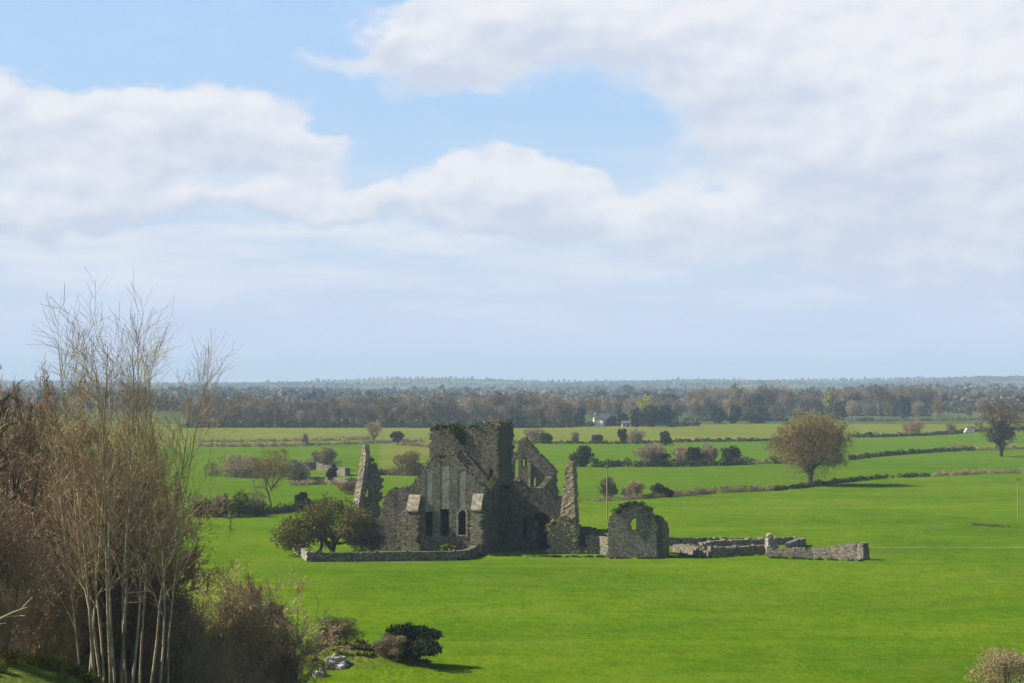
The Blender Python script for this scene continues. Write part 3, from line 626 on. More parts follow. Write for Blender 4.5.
# right (north) pinnacle with its lump of masonry
pn = G(568, 553); root = empty('masonry_pinnacle', (pn[0], pn[1], 0)); tag(root, 'slender jagged pillar of ruined masonry rising from a mossy stump, right of the abbey', 'ruined pillar')
rg = []
Yp = pn[1]
for py, xl, xr in ((553,561,579),(530,560,580),(518,560.5,579),(505,561.5,578),(490,563.5,577.5),(478,565,576.5),(468,567,575.5),(462,569,574.5)):
    a, b_ = atY(xl, py, Yp), atY(xr, py, Yp); rg.append(((a[0]+b_[0])/2-pn[0], 0, max(a[2], -.3), (b_[0]-a[0])/2*0.88, 0.75))
o = rough_loft('pillar', rg, -R(24), M['stone_warm'], 8, 0.05, 6); o.parent = root
ol = [(atY(a, b_, Yp-1.2)[0]-pn[0], -.4 if b_ > 550 else atY(a, b_, Yp-1.2)[2]) for a, b_ in ((550,556),(549,545),(547.5,531),(551,525),(558,522),(565,518),(571,521),(576,525),(577,540),(579,556))]
o = masonry('stump', (0, -1.6, 0), (1, -.15, 0), (0, 1, 0), ol, thick=2.4, crumble=0.45, rough=0.05, mat=M['stone_warm']); o.parent = root
V_, F_ = cloud([(a, -.6, b_, .9, .9, .35) for a, b_ in ((-2.6, 4.3), (-1.6, 4.8), (-.6, 5.3), (.2, 5.0), (-2.7, 3.5))], 1300, 0.22, 1.1, np.random.RandomState(4)); mesh_np('moss', V_, F_, M['leaf_lime'], root)
# long ruined wall from the pillar to the gable, with doorway
def free_wall(name, label, pts, thick, mat, holes=(), cell=0.22, crumble=0.10, rough=0.02, cat='ruined wall', group=None):
    """pts: (px, base_y, top_y) along its foot; straight runs between, each ridge follows the tops"""
    P = [G(a, b_) for a, b_, _ in pts]; hs = [atY(a, c, p[1])[2] for (a, b_, c), p in zip(pts, P)]
    org = P[0].copy(); root = empty(name, (org[0], org[1], 0)); tag(root, label, cat, group)
    # merge collinear runs: every run between marked corners is one panel
    i = 0
    while i < len(P)-1:
        j = i+1; d = (P[j]-P[i])[:2]; d = d/np.linalg.norm(d)
        while j < len(P)-1:
            d2 = (P[j+1]-P[i])[:2]; d2 = d2/np.linalg.norm(d2)
            if abs(d[0]*d2[1]-d[1]*d2[0]) > 0.02: break
            j += 1
        Ln = [np.linalg.norm((P[k]-P[i])[:2]) for k in range(i, j+1)]
        ol = [(0, -.4)]+[(l, h) for l, h in zip(Ln, hs[i:j+1])]+[(Ln[-1], -.4)]
        sd = np.array([d[0], d[1], 0]); nd = np.array([-d[1], d[0], 0])
        if nd[1] < 0: nd = -nd
        o = masonry('wall_run', (P[i]-org)*np.array([1, 1, 0]), sd, nd, ol, [], thick=thick, cell=cell, crumble=crumble, rough=rough, mat=mat); o.parent = root
        i = j
    return root
free_wall('ruined_wall', 'low broken wall linking the mossy masonry stump to the freestanding rounded gable', [(586,554,537),(592,554,535),(599,554,537),(608,555,537)], 0.9, M['stone_grey'])
free_wall('ruined_wall', 'low knee-high wall footing below a dark gap beside the masonry pillar', [(577,554,547),(586,554,547)], 0.9, M['stone_grey'])
free_wall('ruined_wall', 'dark ruined wall sloping down behind the gap beside the masonry pillar', [(575,545,517),(582,545,527),(590,545,526),(600,544.5,532),(608,544,535)], 0.9, M['stone'])
# freestanding gable
pg = G(636, 558); root = empty('ruined_gable', (pg[0], pg[1], 0)); tag(root, 'freestanding grey stone gable with rounded top and one narrow window hole', 'ruined gable')
def gp(px, py): q = atY(px, py, pg[1]); return (q[0]-pg[0], -.4 if py > 556 else q[2])
ol = [gp(a, b_) for a, b_ in ((608,560),(607.5,540),(608,525),(610,517),(616,510),(622,505),(629,502.5),(636,502),(643,504),(650,509),(655,515),(656.5,524),(657,560))]
o = masonry('gable_wall', (0, 0.6, 0), (.985, -.17, 0), (.17, .985, 0), ol, [[gp(631,531), gp(630,524), gp(632,519.5), gp(636,519.5), gp(637,524), gp(635.5,531)]], thick=1.3, cell=0.2, crumble=0.14, mat=M['stone_grey']); o.parent = root
ol2 = [(0, -.4), (0, gp(657,517)[1]), (1.5, gp(657,521)[1]), (3.0, gp(657,523)[1]), (4.2, gp(657,533)[1]), (4.5, -.4)]
a0 = gp(657, 540)[0]
o = masonry('return_wall', (a0+.9, 0.9, 0), (0.30, 0.95, 0), (-0.95, 0.3, 0), ol2, [], thick=1.0, mat=M['stone']); o.parent = root
V_, F_ = cloud([(gp(a, b_)[0], .6, gp(a, b_)[1], .9, .7, .35) for a, b_ in ((617,511),(624,506),(632,503.5),(640,504),(648,509),(654,517))], 700, 0.22, 1.1, np.random.RandomState(6)); mesh_np('ivy', V_, F_, M['leaf_dark'], root)
# the low walls east of the gable
free_wall('field_wall', 'long straight low stone wall behind the rest, right of the rounded gable', [(664,546,537.5),(700,546,538),(740,545.5,538),(770,545,537.5),(805,543.5,537.5)], 0.8, M['stone_grey'])
free_wall('field_wall', 'short stone wall end crossing toward the back wall, right of the squat stone pier', [(806,545,538),(790,552,543)], 0.8, M['stone_grey'])
free_wall('field_wall', 'low curving stone wall starting at the foot of the rounded gable', [(672,552,545),(682,553.5,544),(692,555,545),(702,556.5,549),(708,557,551)], 0.7, M['stone_grey'])
free_wall('field_wall', 'low rubble wall between the curving wall and the squat stone pier', [(711,557,547),(720,556.5,547),(735,555,547),(750,553.5,546),(766,552.5,545)], 0.8, M['stone_grey'])
free_wall('field_wall', 'uneven rubble bank behind the low walls, left of the squat stone pier', [(703,550,543),(716,549.5,541),(730,549,540),(748,548.5,540),(766,548,539)], 1.2, M['stone_grey'], crumble=0.12)
free_wall('field_wall', 'grey stone wall dipping in the middle, rightmost of the abbey walls', [(767,556,549),(780,556.5,549.5),(795,557,548),(812,557.5,549),(830,558.5,547),(845,559.5,544.5),(856,560,543.5),(863,560.5,543)], 1.1, M['stone_grey'], crumble=0.12)
pp = G(771.5, 553); o = rough_loft('stone_pier', [(0,0,-.3,.85,.8),(0,0,1.2,.8,.8),(-.1,0,2.3,.72,.7),(-.3,0,2.9,.35,.4)], R(10), M['stone_pale'], 12, 0.12); o.location = (pp[0], pp[1], 0); tag(o, 'squat pale stone pier at the bend of the low walls', 'stone pier')
pp = G(862, 560); o = rough_loft('stone_pier', [(0,0,-.3,.8,.9),(0,0,1.2,.65,.8),(.05,0,2.5,.45,.6)], R(10), M['stone_grey'], 13, 0.12); o.location = (pp[0]+.3, pp[1]+.3, 0); tag(o, 'broken upright stone stub ending the rightmost low wall', 'stone pier')
# enclosure wall in front of the abbey
free_wall('enclosure_wall', 'low stone wall running along the grass in front of the abbey and its tree', [(307,562,552),(340,562,553),(380,561.5,552),(420,561,551.5),(455,560.5,551),(468,559.5,550),(474,557,547.5),(479,553.5,545)], 0.9, M['stone'], crumble=0.1)
free_wall('enclosure_wall', 'short sunlit end of low stone wall under the spreading tree', [(307.2,561.5,552),(300,556.5,548),(292,551,542)], 0.8, M['stone_pale'], crumble=0.12)
pp = G(375, 557); o = rough_loft('headstone', [(0,0,-.2,.35,.12),(0,0,.9,.35,.12),(0,0,1.35,.2,.12)], 0.2, M['white_paint'], 3, 0.01, 3); o.location = (pp[0], pp[1]+1.5, 0.35); tag(o, 'small white headstone peeping over the low wall by the dark bush', 'headstone')

# ---------------------------------------------------------------- shrubs (mid distance)
KM = {'bare': ('twig', 4.5, .10), 'dark': ('twig_dark', 4.0, .10), 'ever': ('leaf_dark', 1.3, .45), 'olive': ('leaf_olive', 1.5, .4), 'pale': ('leaf_pale', 1.4, .4), 'tan': ('twig_tan', 4.5, .10), 'red': ('twig_red', 4.0, .11), 'lime': ('leaf_lime', 1.2, .3),
      'oliveb': ('twig_olive', 4.2, .11), 'conifer': ('leaf_conifer', 1.6, .4)}
def shrub(label, px, py, w_px, h_px, kind, seed, cat='bush', name='shrub', n=None, group=None, Y=None, depth=1.0, z=None, parts=None):
    p = gz(px, py) if Y is None else atY(px, py, Y)
    if Y is not None: p[2] = H(p[0], p[1])
    mp_ = mpp(p[1]); w_, h_ = w_px*mp_, h_px*mp_; rs = np.random.RandomState(seed); mk, asp, sz = KM[kind]
    lum = rand_lumps(rs, w_, h_, 9, w_*depth); thin = asp > 3
    s = max(sz*0.35, mp_*(0.33 if thin else 1.25)); nn = n or int(min(14000, (w_px*h_px)*(9 if thin else 4.5)+500))
    V, F = cloud(lum, nn, s, asp*(1.0 if not thin else 1.25), rs, 0.45, 0.35 if thin else 0.0)
    big = w_px*h_px > 380 if parts is None else parts
    if big:
        root = empty(name, p); mesh_np('foliage', V, F, M[mk], root)
        st = []
        for _ in range(7):
            a = rs.uniform(0, 6.283); st.append(((math.cos(a)*.15*w_*.3, math.sin(a)*.15*w_*.3, -.2), (math.cos(a)*.6, math.sin(a)*.6, 1), h_*0.75, max(0.05, w_*0.012)))
        lv = gen_tree(seed, st, [(4, 35, .5, .6, .3)]); V, F = prisms(lv, mp_*.3); mesh_np('stems', V, F, M['bark_dark'], root)
    else: root = mesh_np(name, V, F, M[mk]); root.location = p
    return tag(root, label, cat, group)
SH = [
 ('rounded dark evergreen bush beside the mound, right of the low brown bush', 407, 669, 74, 34, 'ever'),
 ('tan bare brush growing on the left side of the dark bush by the rock', 392, 672, 36, 24, 'bare'),
 ('low domed dark brown bush above the rocky mound', 338, 646, 56, 30, 'dark'),
 ('tan leafless bush at the bottom right corner of the field', 1008, 696, 74, 52, 'tan'),
 ('small round yellow-green bush at the foot of the lancet gable', 449, 554, 19, 12, 'lime'),
 ('dark bush between the spreading tree and the abbey', 368, 557, 42, 42, 'dark'),
 ('lone olive bush in rough pasture above the spreading tree', 350, 494, 26, 14, 'oliveb'),
 ('pale blossoming round bush behind the slender forked tree', 298, 484, 26, 25, 'pale'),
 ('brown bush beside the crumbling farm wall', 327, 470, 22, 23, 'bare'),
 ('small brown bush just left of the farm wall', 316, 466, 14, 15, 'bare'),
 ('small dark bush in front of the farm wall', 332, 481, 14, 17, 'ever'),
 ('long low brown thicket left of the forked tree', 240, 477, 60, 22, 'bare'),
 ('dark low bush on the hedge left of the spreading tree', 302, 508, 20, 17, 'ever'),
 ('olive spring bush between leaning wall shard and tower', 408, 474, 34, 26, 'oliveb'),
 ('thin brown bush nearest the left side of the tower', 437, 474, 26, 24, 'tan'),
 ('leafless pale bush on the back hedge, right of the tower top', 535, 443, 24, 15, 'bare'),
 ('dark bush on the back hedge touching the pale leafless one', 547, 444, 15, 12, 'ever'),
 ('very small upright bush on the back hedge', 575, 443, 9, 11, 'bare'),
 ('small dark bush right of the very small upright one', 597, 443, 13, 8, 'ever'),
 ('dark upright bush paired with a brown one on the back hedge', 623, 444, 12, 15, 'ever'),
 ('brown bush paired with the dark upright one on the back hedge', 635, 444.5, 19, 17, 'bare'),
 ('small pointed dark tree behind the big hedge cluster', 666, 446, 13, 16, 'ever'),
 ('bush shaped like a dark ball on its own left of the hedge cluster', 582, 467, 25, 22, 'ever'),
 ('tall bare brown bush at the left of the hedge cluster', 651, 467, 36, 27, 'bare'),
 ('dark bush leaning on the tall bare brown one', 661, 467, 24, 15, 'ever'),
 ('pale bare bush in the middle of the hedge cluster', 683, 465, 28, 20, 'tan'),
 ('dark double-headed bush in the hedge cluster', 697, 466, 22, 21, 'ever'),
 ('brown bush at the right end of the hedge cluster', 708, 466, 24, 24, 'bare'),
 ('low dark bush standing right of the hedge cluster', 731, 464, 26, 18, 'ever'),
 ('twiggy round brown bush by the wooden utility pole', 609, 498, 22, 22, 'bare'),
 ('pale twiggy bush right of the utility pole', 633, 498, 26, 17, 'tan'),
 ('dark bush with two humps on the front hedge', 657, 497, 18, 14, 'ever'),
 ('small dark bush at the right of the two-humped one', 669, 497, 11, 10, 'ever'),
 ('reddish brown bush on the back hedge near the white van', 912, 435, 24, 16, 'red'),
 ('thin small bush between the reddish bush and the van', 951, 434, 11, 12, 'bare'),
 ('dark rounded clump at the left start of the back hedge on the right', 870, 437, 9, 5, 'ever'),
 ('low tan bramble clump on the hedge left of the ivy-trunked tree', 963, 450, 30, 6, 'red'),
 ('low dark bush against the left foot of the domed tree hedge', 776, 464, 14, 8, 'ever'),
 ('small bare bush at the far side of the slim tree field', 305, 445, 9, 13, 'bare'),
]
for i, (lb, a, b_, ww, hh, kd) in enumerate(SH): shrub(lb, a, b_, ww, hh, kd, 100+i)

# hedges --------------------------------------------------------------
def hedge(label, pts, h, wd, kind, seed, gaps=0.0, name='hedge'):
    rs = np.random.RandomState(seed); P = [gz(a, b_) for a, b_ in pts]; org = P[0]; lum = []; L = 0
    mk, asp, sz = KM[kind]; mp_ = mpp(np.mean([p[1] for p in P]))
    for a, b_ in zip(P[:-1], P[1:]):
        d = b_-a; l = np.linalg.norm(d[:2]); L += l; st = wd*0.8; k = max(1, int(l/st))
        for j in range(k):
            if rs.rand() < gaps: continue
            q = a+d*(j+rs.rand())/k-org; hh = h*rs.uniform(.55, 1.2); zz = H(q[0]+org[0], q[1]+org[1])-org[2]
            lum.append((q[0], q[1]+rs.uniform(-.3, .3)*wd, zz+hh*.45, wd*rs.uniform(.6, 1.1), wd*rs.uniform(.5, .8), hh*.55))
    thin = asp > 3; s = max(sz*.4, mp_*(.4 if thin else 1.2)); n = int(min(26000, L/mp_*h/mp_*(6 if thin else 3)))
    V, F = cloud(lum, n, s, asp, rs, .4, .3 if thin else 0); zmin = -1.5
    d_ = cloud.__name__
    o = mesh_np(name, V, F, M[mk]); o.location = org
    return tag(o, label, 'hedge')
hedge('dark wide hedge at the bright field edge behind the tall multi-stemmed tree', [(190,517),(230,517.5),(262,516)], 4.2, 2.2, 'ever', 1)
hedge('brown twiggy hedge growing over the dark one beside the forked tree', [(196,514),(240,514),(262,513)], 4.6, 2.0, 'bare', 2)
hedge('low hedge from the forked tree to the spreading tree', [(262,515),(290,512),(320,508)], 1.8, 1.6, 'ever', 3)
hedge('thin dark hedge line across the pale far pasture, upper of two on the left', [(200,442),(260,441.5),(345,440),(375,439)], 1.6, 1.5, 'bare', 4)
hedge('thin brown hedge line ending under the two lone trees, lower of two on the left', [(196,447),(280,446),(345,444),(422,441.5)], 1.8, 1.6, 'bare', 5)
hedge('reddish overgrown bank running from the dark lone tree toward the tower', [(400,444),(420,446.5),(440,449)], 1.3, 3.0, 'red', 6)
hedge('low dark hedge behind the leaning wall shard', [(376,474),(400,474),(432,473.5)], 2.2, 2.0, 'ever', 7)
hedge('dark hedge with shade below it left of the hedge cluster', [(588,467.5),(610,467.5),(632,467)], 2.6, 2.2, 'ever', 8)
hedge('dark base hedge under the bush cluster', [(632,467.5),(680,467.5),(720,466.5),(750,465)], 2.4, 2.0, 'ever', 9)
hedge('short hedge joining the cluster to the domed tree', [(750,464.5),(775,464),(800,462)], 1.5, 1.4, 'bare', 10)
hedge('back hedge between tower top and bare bushes', [(512,444),(560,444),(620,444.5),(668,443)], 1.3, 1.4, 'ever', 11)
hedge('straight thin dark hedge behind the bush cluster', [(668,442.5),(740,441.5),(790,440.5)], 1.7, 1.6, 'ever', 12)
hedge('back hedge right of the domed tree passing under the reddish bush', [(850,437.5),(880,437),(915,435.5),(945,434),(975,432),(1060,428.5)], 1.8, 1.6, 'ever', 13)
hedge('dark hedge running right from the domed tree', [(850,459.5),(870,457),(900,454.5),(945,451.5),(975,450.5)], 1.6, 1.3, 'ever', 14)
hedge('thin hedge passing behind the ivy-trunked tree', [(975,450.5),(1010,449.5),(1060,447.5)], 1.5, 1.4, 'bare', 15)
hedge('low broken hedge from the gable field to the two-humped bush', [(575,502),(620,500),(650,498)], 1.0, 1.2, 'bare', 16, .3)
hedge('brown bramble hedge between the dark bushes and the domed tree', [(650,498),(690,495.5),(716,493),(740,492),(772,490.5)], 1.5, 1.3, 'bare', 17, .1)
hedge('low mixed hedge bank running past the foot of the domed tree', [(772,490.5),(800,488),(830,483.5),(870,479.5),(900,478),(930,477)], 1.2, 1.2, 'ever', 18, .15)
hedge('dry tan hedge bank at the right edge below the ivy-trunked tree', [(930,477),(980,475),(1024,473.5),(1080,471)], 1.3, 1.3, 'tan', 19, .1)
hedge('faint hedge line across the far green field on the right', [(850,421.5),(900,421),(960,420.5),(1040,419)], 2.6, 2.0, 'bare', 20)

hedge('wide brown bramble hedge below the far pasture left of the farm wall', [(205,476),(240,476),(285,474)], 3.6, 2.6, 'bare', 24)
hedge('olive brush joining the two bushes behind the leaning wall shard', [(386,474),(410,474.5),(440,474)], 3.0, 2.2, 'oliveb', 25)
hedge('low scrub in front of the farm walls', [(292,486),(320,484),(348,486)], 1.3, 1.6, 'tan', 26, .2)
hedge('dull brown weeds along the farm field edge', [(296,470),(312,466),(340,466)], 1.8, 1.6, 'bare', 27)
# farm ruin at the left
free_wall('farm_wall', 'crumbling farm wall with grassy top beyond the pale bush', [(304,470,463),(316,470,462),(328,471,466),(345,475,468)], 1.5, M['stone'], cell=.35)
free_wall('farm_wall', 'pale gabled stump of farm wall left of the leaning wall shard', [(347,487,479),(350,487,477),(356,487,477.5)], 1.0, M['stone_pale'], cell=.3)
free_wall('farm_wall', 'low pale line of rubble in front of the small dark farm bush', [(305,481,477),(325,481,477),(348,482,478)], 0.8, M['stone_grey'], cell=.3)

# ---------------------------------------------------------------- mid trees
def std_levels(dens=1.0): return [(int(13*dens), 48, .62, .5, .22), (8, 42, .5, .55, .25), (6, 40, .45, .6, .2), (5, 38, .5, .7, .2)]
# domed tree
p = gz(811, 485); lv = gen_tree(31, [((0,0,-.3),(0.02,0,1),6.0,.65),((.1,0,1.8),(-.5,.2,1),9,.42),((.1,0,1.8),(.5,.1,1),9,.42),((0,.1,2.0),(0,.5,1),9,.4),((0,-.1,2.2),(.1,-.5,1),9,.4),((0,0,2.6),(-.9,-.3,.8),8,.34),((0,0,2.4),(.95,-.2,.75),8,.34),((0,0,2.4),(.2,.9,.7),8,.3)],
     [(11, 42, .55, .45, .18), (9, 40, .5, .55, .15), (7, 40, .5, .6, .15), (4, 36, .55, .8, .15)], up=.04)
r_ = tree_thing('round_tree', p, fit(lv, 19.2, 20.0), .028, M['bark_dark'], M['twig_olive'], 2, extra=dome(22.5, 20.4, 44000, .085, 5, .49, .50, 18)); tag(r_, 'large domed olive-brown leafless tree standing in the hedge on the right', 'tree')
# ivy-trunked tree at the right
p = gz(1001, 457); lv = gen_tree(33, [((0,0,-.3),(0,0,1),10.5,.6),((0,0,6),(-.7,.1,1),9,.36),((0,0,7),(.7,-.1,1),9,.36),((0,0,8),(.1,.6,1),9,.3),((0,0,5.5),(-1,0,.4),8,.26),((0,0,6),(1,.1,.4),9,.26)],
     [(8, 48, .5, .45, .2), (7, 44, .5, .55, .2), (5, 40, .5, .65, .2), (3, 40, .55, .8, .2)], up=.03)
iv = cloud([(0,0,5,1.6,1.6,2.6),(-1.5,0,8,3.0,2.6,2.6),(1.8,0,8.5,2.8,2.6,2.6),(0,0,10.5,2.2,2.0,2.0),(-3.2,0,6.5,1.6,1.4,1.5)], 2200, .5, 1.4, np.random.RandomState(8))
r_ = tree_thing('field_tree', p, fit(lv, 20.5, 21), .04, M['bark_dark'], M['twig'], 2, extra=dome(21, 20.5, 6500, .11, 6, .62, .38, 12), leaves=iv, leafmat=M['bark_dark']); tag(r_, 'broad brown leafless tree with ivy-thickened trunk at the right edge', 'tree')
# slim forked tree at the left
p = gz(272, 509); lv = gen_tree(35, [((0,0,-.3),(.02,0,1),8,.24),((0,0,3.5),(-.5,.1,1),6.5,.15),((0,0,4),(.55,.1,1),6.5,.15),((0,0,4.5),(.1,.5,1),6,.12)], [(9,45,.5,.5,.25),(7,42,.5,.55,.2),(5,40,.5,.6,.2),(2,40,.6,.8,.2)], up=.05, wander=.10)
r_ = tree_thing('slim_tree', p, fit(lv, 12.6, 10), .02, M['bark_dark'], M['twig_olive'], 2, extra=dome(10.2, 12.8, 6500, .065, 7, .68, .32, 9)); tag(r_, 'slim forked tree with thin olive crown on the hedge left of the abbey', 'tree')
# two lone far trees
for px_, py_, w_, h_, sd, lb, cr in ((374, 442, 20, 22, 41, 'small bare tree with pale spreading crown on the far hedge end', 'twig_tan'), (397, 445, 15, 14, 42, 'small dark round-headed tree right of the pale bare one', 'leaf_dark')):
    p = gz(px_, py_); m_ = mpp(p[1]); lv = gen_tree(sd, [((0,0,-.3),(0,0,1),5,.35),((0,0,2),(.5,.2,1),5,.2),((0,0,2),(-.5,-.1,1),5,.2)], [(9,45,.5,.5,.2),(7,42,.5,.6,.2),(5,40,.5,.8,.2)])
    r_ = tree_thing('lone_tree', p, fit(lv, h_*m_, w_*m_), .07, M['bark_dark'], M[cr], 2, extra=dome(w_*m_, h_*m_, 1500 if sd == 41 else 1600, .16 if sd == 41 else .4, 8, .62, .38, 6, 4 if sd == 41 else 1.3)); tag(r_, lb, 'tree')
# hawthorn in the enclosure
p = gz(333, 556); lv = gen_tree(51, [((0,0,-.3),(.05,0,1),3.2,.32),((0,0,.5),(-.5,0,1),5.2,.26),((0,0,.9),(.6,.1,.9),5.2,.24),((-1.6,.3,0),(-.35,.1,1),5.0,.24),((0,0,1.2),(-1,.3,.6),5,.2),((0,0,1.2),(1,.2,.35),5,.2),((0,.2,1),(0,.9,.7),5,.2)],
     [(9,50,.5,.5,.25),(8,46,.5,.55,.2),(6,44,.5,.6,.2),(3,40,.6,.8,.2)], wander=.26, up=.02)
lum = [(x*.153, rs0.uniform(-2, 2), z, 2.1, 1.9, 1.25) for x, z in ((-34,5.2),(-20,6.7),(-5,7.6),(10,7.4),(24,6.3),(-42,4.2),(-26,4.6),(-10,5.6),(6,5.8),(18,4.8),(-49,3.1),(30,5.0),(36,3.8),(-37,3.2),(12,4.4),(-16,4.6),(-44,1.9),(-36,1.7),(-28,2.4),(30,2.6),(38,2.2),(22,3.0),(-20,3.4))]
iv = cloud(lum, 19000, .17, 1.3, np.random.RandomState(9), .3)
r_ = tree_thing('hawthorn_tree', p, fit(lv, 9.2, 15), .022, M['bark_dark'], M['twig_olive'], 2, leaves=iv, leafmat=M['leaf_olive']); tag(r_, 'wide spreading hawthorn with dark forked trunk inside the low enclosure wall', 'tree')
r_.children[2].name = 'leaves'

# ---------------------------------------------------------------- the far wood
def far_proto(kind, seed):
    rs = np.random.RandomState(seed)
    if kind == 'bare':
        st = [((0,0,-.5),(0,0,1),12,.34)]+[((0,0,rs.uniform(3,6)),(math.cos(a)*.55,math.sin(a)*.55,1),10,.2) for a in rs.uniform(0, 6.283, 4)]
        lv = fit(gen_tree(seed, st, [(7,42,.5,.5,.2),(7,40,.5,.6,.2),(5,40,.55,.9,.1)], up=.05), 20, rs.uniform(11, 14))
        return lv
    return None
protos = []
for s in range(7):
    lv = far_proto('bare', 60+s); root = tree_thing('bare_tree', (0,0,0), lv, .085, M['bark'], [M['twig_grey'], M['twig_grey'], M['twig_grey'], M['twig'], M['twig_grey'], M['twig_olive'], M['twig_grey']][s], 2, sides=4, extra=dome(12.5, 20, 2600, .2, s, .60, .40, 9, 4.5)); protos.append(root)
used = [0]*7; rsw = np.random.RandomState(77)
def place_far(px_, Y_, h_, label, group, k=None):
    k = rsw.randint(7) if k is None else k
    o = protos[k] if not used[k] else copy_tree(protos[k]); used[k] += 1
    x = (px_-512)/FPX*Y_; s = h_/20.0; o.location = (x, Y_, H(x, Y_)-.1); o.scale = (s*rsw.uniform(.9, 1.25), s*rsw.uniform(.9, 1.2), s); o.rotation_euler = (0, 0, rsw.uniform(0, 6.28))
    return tag(o, label, 'tree', group)
for row, (Y0_, n_, hs_) in enumerate(((1205, 50, (11, 18)), (1240, 46, (13, 21)), (1290, 40, (14, 22)))):
    for i in range(n_):
        px_ = 186+(572-186)*(i+rsw.uniform(.1, .9))/n_
        dip = 1.0-0.12*math.exp(-((px_-320)/35)**2)
        place_far(px_, Y0_+rsw.uniform(-10, 10), rsw.uniform(*hs_)*dip, 'bare brown tree in the long left wood beyond the far pasture', 'trees of the long left wood')
for i in range(26): place_far(578+(700-578)*(i+rsw.rand())/26, 1330+rsw.uniform(-40, 90), rsw.uniform(13, 18), 'bare tree standing behind the white farmhouse and conifers', 'bare trees around the farmhouse')
for row, (Y0_, n_, hs_) in enumerate(((1450, 26, (13, 18)), (1520, 30, (20, 25)))):
    for i in range(n_):
        px_ = 690+(935-690)*(i+rsw.uniform(.1, .9))/n_; bul = 1+.10*math.exp(-((px_-740)/35)**2)+.08*math.exp(-((px_-905)/25)**2)
        if row == 0 and (px_ > 770): continue
        place_far(px_, Y0_+rsw.uniform(-20, 20)+(80 if px_ > 860 else 0), rsw.uniform(*hs_)*bul, 'bare brown tree in the tall right wood behind the domed tree', 'trees of the tall right wood')
for i in range(34): place_far(925+(1060-925)*(i+rsw.rand())/34, 2150+rsw.uniform(-60, 120), rsw.uniform(14, 20), 'hazy bare tree in the row beyond the far right field', 'trees of the far right row')
for px_, b_, h_, lb in ((852,1390,15,'bare tree just right of the domed tree crown at the far field edge'), (868,1380,13,'bare tree second right of the domed tree crown'), (888,1420,12,'low bare tree at the left of the far green field'),
                 (918,1400,14,'bare tree below the tallest clump of the right wood'), (939,1380,15,'bare tree alone in the far green field'), (983,1390,17,'broad bare tree left of the ivy-trunked tree crown'), (968,1400,13,'bare tree paired with the broad one by the ivy-trunked tree'),
                 (775,1330,12,'pale bare bush-like tree at the end of the conifer row')): place_far(px_, b_, h_, lb, None)
# evergreens and yellow trees
def blob_tree(label, px_, Y_, w_px, h_px, kind, seed, cone=False, name='evergreen_tree', n=1500, base=0.0):
    m_ = mpp(Y_); w_, h_ = w_px*m_, h_px*m_; rs = np.random.RandomState(seed); x = (px_-512)/FPX*Y_; root = empty(name, (x, Y_, H(x, Y_)-.1))
    if cone: lum = [(0, 0, h_*(.1+.8*k/7), w_*.5*(1-.75*k/7)+.3, w_*.5*(1-.75*k/7)+.3, h_*.10) for k in range(8)]
    else: lum = rand_lumps(rs, w_, h_, 10)
    if base: lum = [(a, b_, c+base*h_, d, e, f) for a, b_, c, d, e, f in lum]
    V, F = cloud(lum, n, m_*1.5, 1.2, rs, .5); mesh_np('crown', V, F, M[kind], root)
    V, F = prisms(gen_tree(seed, [((0,0,-.3),(0,0,1),h_*.7,w_*.04+.1)], []), .1, 5); mesh_np('trunk', V, F, M['bark_dark'], root)
    return tag(root, label, 'tree')
for a in [('dark conifer clump left of the white farmhouse, right half', 580, 1225, 15, 19, 'leaf_conifer', 1), ('dark conifer clump left of the white farmhouse, left half', 566, 1225, 18, 15, 'leaf_conifer', 2), ('low dark evergreen at the right end of the long left wood', 518, 1190, 18, 14, 'leaf_conifer', 3),
          ('dark evergreen immediately right of the farmhouse', 621, 1290, 16, 14, 'leaf_conifer', 4), ('dark evergreen screening the right end of the farmhouse', 611, 1235, 12, 11, 'leaf_conifer', 19), ('narrow dark evergreen left edge of the yellowish clump', 636, 1215, 10, 20, 'leaf_conifer', 5),
          ('large dark rounded evergreen at the right of the yellowish clump', 668, 1220, 26, 24, 'leaf_conifer', 6), ('dull green rounded tree in front of the yellowish tree', 651, 1215, 26, 22, 'leaf_dark', 7),
          ('blunt dark conifer, leftmost of three near the right wood', 717, 1320, 17, 21, 'leaf_conifer', 8), ('second conifer, middle of three near the right wood', 735, 1320, 13, 18, 'leaf_conifer', 9), ('low dark hedge-like conifer, rightmost of three near the right wood', 755, 1330, 26, 11, 'leaf_conifer', 10),
          ('grey-green rounded tree behind the conifer row', 757, 1400, 26, 30, 'leaf_dark', 13), ('dark green tree under the tallest clump of the right wood', 905, 1480, 14, 24, 'leaf_conifer', 14), ('dark evergreen inside the right wood', 838, 1440, 26, 21, 'leaf_dark', 18),
          ('small dark evergreen on the far right field edge', 944, 1900, 12, 17, 'leaf_conifer', 15), ('dark evergreen speck at the far right row', 980, 2000, 11, 16, 'leaf_conifer', 16)]: blob_tree(*a)
blob_tree('yellow-green spring tree rising between farmhouse and conifers', 648, 1260, 30, 31, 'leaf_yellow', 11, name='spring_tree', n=900)
blob_tree('bright yellow-green tree above the domed tree crown', 829, 1400, 15, 16, 'leaf_yellow', 12, name='spring_tree', n=700, base=.95)
